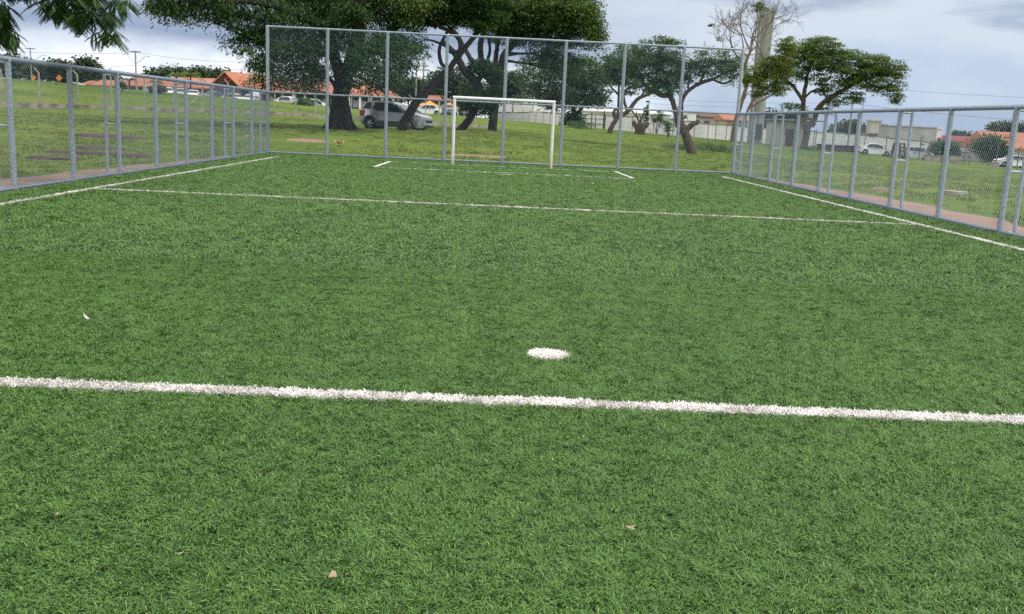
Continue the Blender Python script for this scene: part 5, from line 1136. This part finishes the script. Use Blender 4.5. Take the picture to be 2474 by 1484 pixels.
            if suv:
                a1 = arch(k_*wb, r_, r_+.07, .24, 14); a2 = arch(k_*wb, r_, r_+.14, .24, 14); mb = MB()
                mb.add([(x, s*(yy(x, z)+.015), z) for x, z in a1]+[(x, s*(yy(x, z)+.012), z) for x, z in a2], [(i, i+1, i+16, i+15) for i in range(14)]); mb.build('wheel_trim', M['grey_plastic'], root)
        if suv:
            mb = MB(); X = np.linspace(-wb+r_+.09, wb-r_-.09, 8); mb.add([(x, s*(yy(x, .2)+.03), .2) for x in X]+[(x, s*(yy(x, .5)+.022), .50) for x in X]+[(x, s*(yy(x, .55)+.004), .55) for x in X], [(i, i+1, i+9, i+8) for i in range(7)]+[(i+8, i+9, i+17, i+16) for i in range(7)]); mb.build('side_cladding', M['grey_plastic'], root)
            mb = MB(); mb.tube([(-1.45, s*.60, 1.645), (-1.38, s*.60, 1.69), (-.4, s*.61, 1.70), (.08, s*.60, 1.66), (.14, s*.60, 1.62)], .022, 6); mb.build('roof_rail', M['black_plastic'], root)
    for nm, (p0, p1) in (('windshield', spec['ws']), ('rear_window', spec['rw'])):
        nx_ = -(p1[1]-p0[1]); nz = (p1[0]-p0[0]); l_ = math.hypot(nx_, nz); nx_, nz = nx_/l_, nz/l_
        if (nm == 'windshield') != (nx_ > 0): nx_, nz = -nx_, -nz
        if nz < 0: nx_, nz = -nx_, -nz
        if nm == 'windshield': nx_ = abs(nx_)
        else: nx_ = -abs(nx_)
        mb = MB(); P = []
        for (x, z), f_ in ((p0, .90), (p1, .88)):
            for q in (-1, -.5, 0, .5, 1): P.append((x+nx_*(.024-.004*abs(q)), yy(x, z)*f_*q, z+nz*(.024-.004*abs(q))+.010*(1-q*q)))
        mb.add(P, [(i, i+1, i+6, i+5) for i in range(4)]); mb.build(nm, M['glass'], root)
    mb = MB(); mb.box((xf-.03, 0, .62), (.06, 1.0 if suv else .9, .16)); mb.build('grille', M['black_plastic'], root, .015)
    mb = MB(); mb.box((xf-.05, 0, .34), (.10, 1.25, .14)); mb.build('air_intake', M['black_plastic'], root, .015)
    mb = MB(); mb.box((xf+.005, 0, .47), (.02, .40, .12)); mb.build('number_plate', M['pale_litter'], root)
    if suv:
        MX = Matrix.Translation((xr-.02, .12, .86))@Matrix.Rotation(R(-90), 4, 'Y')
        mb = MB(); mb.lathe([(.02, -.02), (.28, -.02), (.335, .02), (.335, .15), (.29, .19), (.15, .2), (.001, .2)], 28, MX); mb.build('spare_wheel', M['rubber'], root)
        mb = MB(); mb.tube([(-.75, -.2, 1.66), (-.85, -.2, 1.80)], .012, 5); mb.build('aerial', M['black_plastic'], root)
    return root
def bmesh_new():
    import bmesh; return bmesh.new()
def place_car(root, rear, front):     # ground points under the wheels
    mid = (rear+front)/2; X = (front-rear).normalized(); Z0 = Vector((0, 0, 1)); Yv = Z0.cross(X).normalized(); Z = X.cross(Yv)
    root.matrix_world = Matrix(((X.x, Yv.x, Z.x, mid.x), (X.y, Yv.y, Z.y, mid.y), (X.z, Yv.z, Z.z, mid.z), (0, 0, 0, 1)))
suv = build_car(SUV, 'parked_car', 'silver compact off-roader with spare wheel on its tail, parked behind the leaning trunk', 'silver', suv=True)
place_car(suv, at(904, 312, 58.6), at(1004.5, 318.6, 57.7))
protos = {'sw': build_car(SEDAN, 'parked_car', 'x', 'white_car'), 'hw': build_car(HATCH, 'parked_car', 'x', 'white_car'), 'hs': build_car(HATCH, 'parked_car', 'x', 'silver'), 'hg': build_car(HATCH, 'parked_car', 'x', 'grey_car')}
used = set()
def car(kind, px, Y, hd, label, group='cars parked in front of the tiled halls', lift=0):
    r0 = protos[kind]
    if kind in used: r0 = copy_tree(r0)
    used.add(kind); tag(r0, label, 'car', group)
    g = ground_at(px, Y); d = Vector((math.cos(R(hd)), math.sin(R(hd)), 0)); f = g+d*1.27; b_ = g-d*1.27; f.z = gz(f.x, f.y)+.03+lift; b_.z = gz(b_.x, b_.y)+.03+lift
    place_car(r0, b_, f)
for kind, px, Y, hd, lb in (('hw', 34, 150, 200, 'white car roof at the far left under the dark trees'), ('sw', 182, 146, 170, 'white car beside the small tiled building at far left'),
                            ('hs', 362, 137, -60, 'silver car below the two-lamp pole, leftmost before the tiled hall'), ('hw', 404, 137, -70, 'white car to the left of the white bent fence post'), ('hs', 434, 137, -75, 'silver car just right of the white bent fence post'),
                            ('sw', 468, 137, -80, 'pale car directly left of the fence post with diagonal braces'), ('hg', 513, 137, -100, 'dark grey car beside the left brick column of the porch'), ('sw', 566, 136, -35, 'white sedan nosing right below the gabled porch'),
                            ('hw', 606, 136, -90, 'white car facing the pitch under the one-lamp pole'), ('sw', 698, 132, -20, 'white car behind the bank, left of the round shrub'), ('sw', 752, 135, -160, 'white sedan behind the round shrub near the big trunk'),
                            ('sw', 1033, 128, 176, 'white sedan side-on under the yellow awning'), ('hg', 1082, 128, -75, 'grey car beneath the right half of the yellow awning')):
    car(kind, px, Y, hd, lb)
for kind, px, Y, hd, lb in (('sw', 2112, 118, -12, 'white sedan by the end of the long brown wall, leftmost on the right side'), ('hs', 2210, 116, -12, 'silver hatchback partly behind the dark timber frame'), ('sw', 2445, 112, 172, 'white sedan at the right edge beside the short block wall')):
    car(kind, px, Y, hd, lb, 'cars parked along the white wall')

# ------------------------------------------------------------------ small litter
def leaf_bit(name, label, cat, px, py, mat, L=.05, z=.03, n=3):
    fat = .09 if mat == 'pale_litter' else .22
    if mat == 'pale_litter' and py > 500: n = 1
    d = ray(px, py); t = (z-CAM_H)/d.z; c = Vector((d.x*t, d.y*t, z))
    if c.y > YF or c.x < XL or c.x > XR: c = c; c.z = gz(c.x, c.y)+.08
    mb = MB()
    for _ in range(n):
        a = rng.uniform(0, 6.28); u = Vector((math.cos(a), math.sin(a), 0)); v = Vector((-u.y, u.x, 0)); o_ = Vector((rng.uniform(-.3, .3)*L, rng.uniform(-.3, .3)*L, rng.uniform(0, .1)*L)); l_ = L*rng.uniform(.6, 1.1); P = []
        for i in range(7):
            t_ = i/6-.5; wd = l_*fat*math.cos(t_*math.pi*.95)
            for s in (-1, 1): P.append(o_+u*l_*t_+v*wd*s+Vector((0, 0, l_*(1.1*t_*t_+.25*abs(s*wd/l_)+.05))))
        mb.add(P, [(2*i, 2*i+1, 2*i+3, 2*i+2) for i in range(6)], True)
    o = mb.build(name, M[mat]); o.location = c; return tag(o, label, cat)
leaf_bit('dry_leaf', 'curled brown dry leaf on the turf at the bottom, left of centre', 'leaf', 798, 1398, 'dead_leaf', .042, n=2)
leaf_bit('dry_leaf', 'small orange leaf on the turf near the lower left edge', 'leaf', 135, 1245, 'dead_leaf', .035, n=1)
leaf_bit('dry_leaf', 'small brown leaf on the lower turf right of the centre', 'leaf', 1530, 1282, 'dead_leaf', .04, n=2)
leaf_bit('plastic_scrap', 'white plastic sliver on the turf at left, above the halfway line', 'litter', 204, 779, 'pale_litter', .12, n=1)
leaf_bit('plastic_scrap', 'tiny pale scrap on the turf below the halfway line', 'litter', 1340, 1112, 'pale_litter', .04, n=2)
leaf_bit('plastic_scrap', 'tiny white sliver just under the thick white line, right of the scrap', 'litter', 1410, 1058, 'pale_litter', .03, n=1)
leaf_bit('plastic_scrap', 'thin pale sliver on the turf near the bottom left', 'litter', 436, 1337, 'pale_litter', .035, n=1)
leaf_bit('yellow_leaf', 'yellow leaf on the turf right of the short white dash', 'leaf', 1431, 446, 'yellow_leaf', .14)
leaf_bit('yellow_leaf', 'fainter yellow leaf between the short dash and the goal box corner', 'leaf', 1378, 441, 'yellow_leaf', .10, n=2)
leaf_bit('paper_scrap', 'white scrap on the turf left of the penalty area line', 'litter', 848, 438, 'pale_litter', .12, n=2)
leaf_bit('litter_pile', 'pink and white litter on the grass behind the tall fence', 'litter', 818, 357, 'pink_litter', .45, n=4)
leaf_bit('litter_pile', 'pink rag on the grass behind the left fence near the corner', 'litter', 606, 346, 'pink_litter', .4, n=3)
leaf_bit('litter_pile', 'small beige lump on the grass behind the left fence, above the pink rag', 'litter', 588, 328, 'dead_leaf', .45, n=3)
c = at(2303, 468, 26.3); c.z = gz(c.x, 26.3)+.05
mb = MB(); mb.box((0, 0, 0), (.46, .62, .12), .2); o = mb.build('concrete_slab', M['concrete'], None, .012); o.location = c; tag(o, 'broken concrete slab lying in the grass beyond the right fence', 'slab')
d = ray(150, 387); t = -(CAM_H-.05)/d.z; c = d*t; mb = MB(); mb.tube([(c.x-.3, c.y, .08), (c.x+.05, c.y-.05, .10), (c.x+.4, c.y-.12, .07)], [.03, .035, .02], 6); tag(mb.build('dead_branch', M['bark_pale']), 'pale broken stick on the grass behind the left fence', 'stick')

# bare soil patches showing through the grass
def soil(px, py, Y, w, d, mat='gravel'):
    c = at(px, py, Y); n = 26; V_ = []; F_ = []
    for j in range(5):
        for i in range(n):
            a = i*6.283/n; r_ = (j/4)*(1+.28*mnoise.noise(Vector((math.cos(a)*1.7+px, math.sin(a)*1.7, 0)))); x = c.x+w*r_*math.cos(a); y = Y+d*r_*math.sin(a); V_.append((x, y, gz(x, y)+.075-(.10 if j == 4 else 0)))
    for j in range(4):
        for i in range(n): F_.append((j*n+i, j*n+(i+1) % n, (j+1)*n+(i+1) % n, (j+1)*n+i))
    mb = MB(); mb.add(V_, F_, True); tag(mb.build('soil_patch', M[mat]), kind='structure')
M['soil'] = plain('damp_soil', (.075, .045, .045), .95, 0, .45, 1.5)
for q in ((240, 312, 30, .9, .9), (300, 322, 27, .8, .5), (200, 322, 27, 1.2, .5), (260, 300, 37, 1.4, .9), (130, 335, 24, .8, .4)): soil(*q, mat='soil')
for q in ((740, 347, 42, .9, .7), (1155, 367, 37.5, 1.3, .5), (2130, 433, 27, .35, .3)): soil(*q)
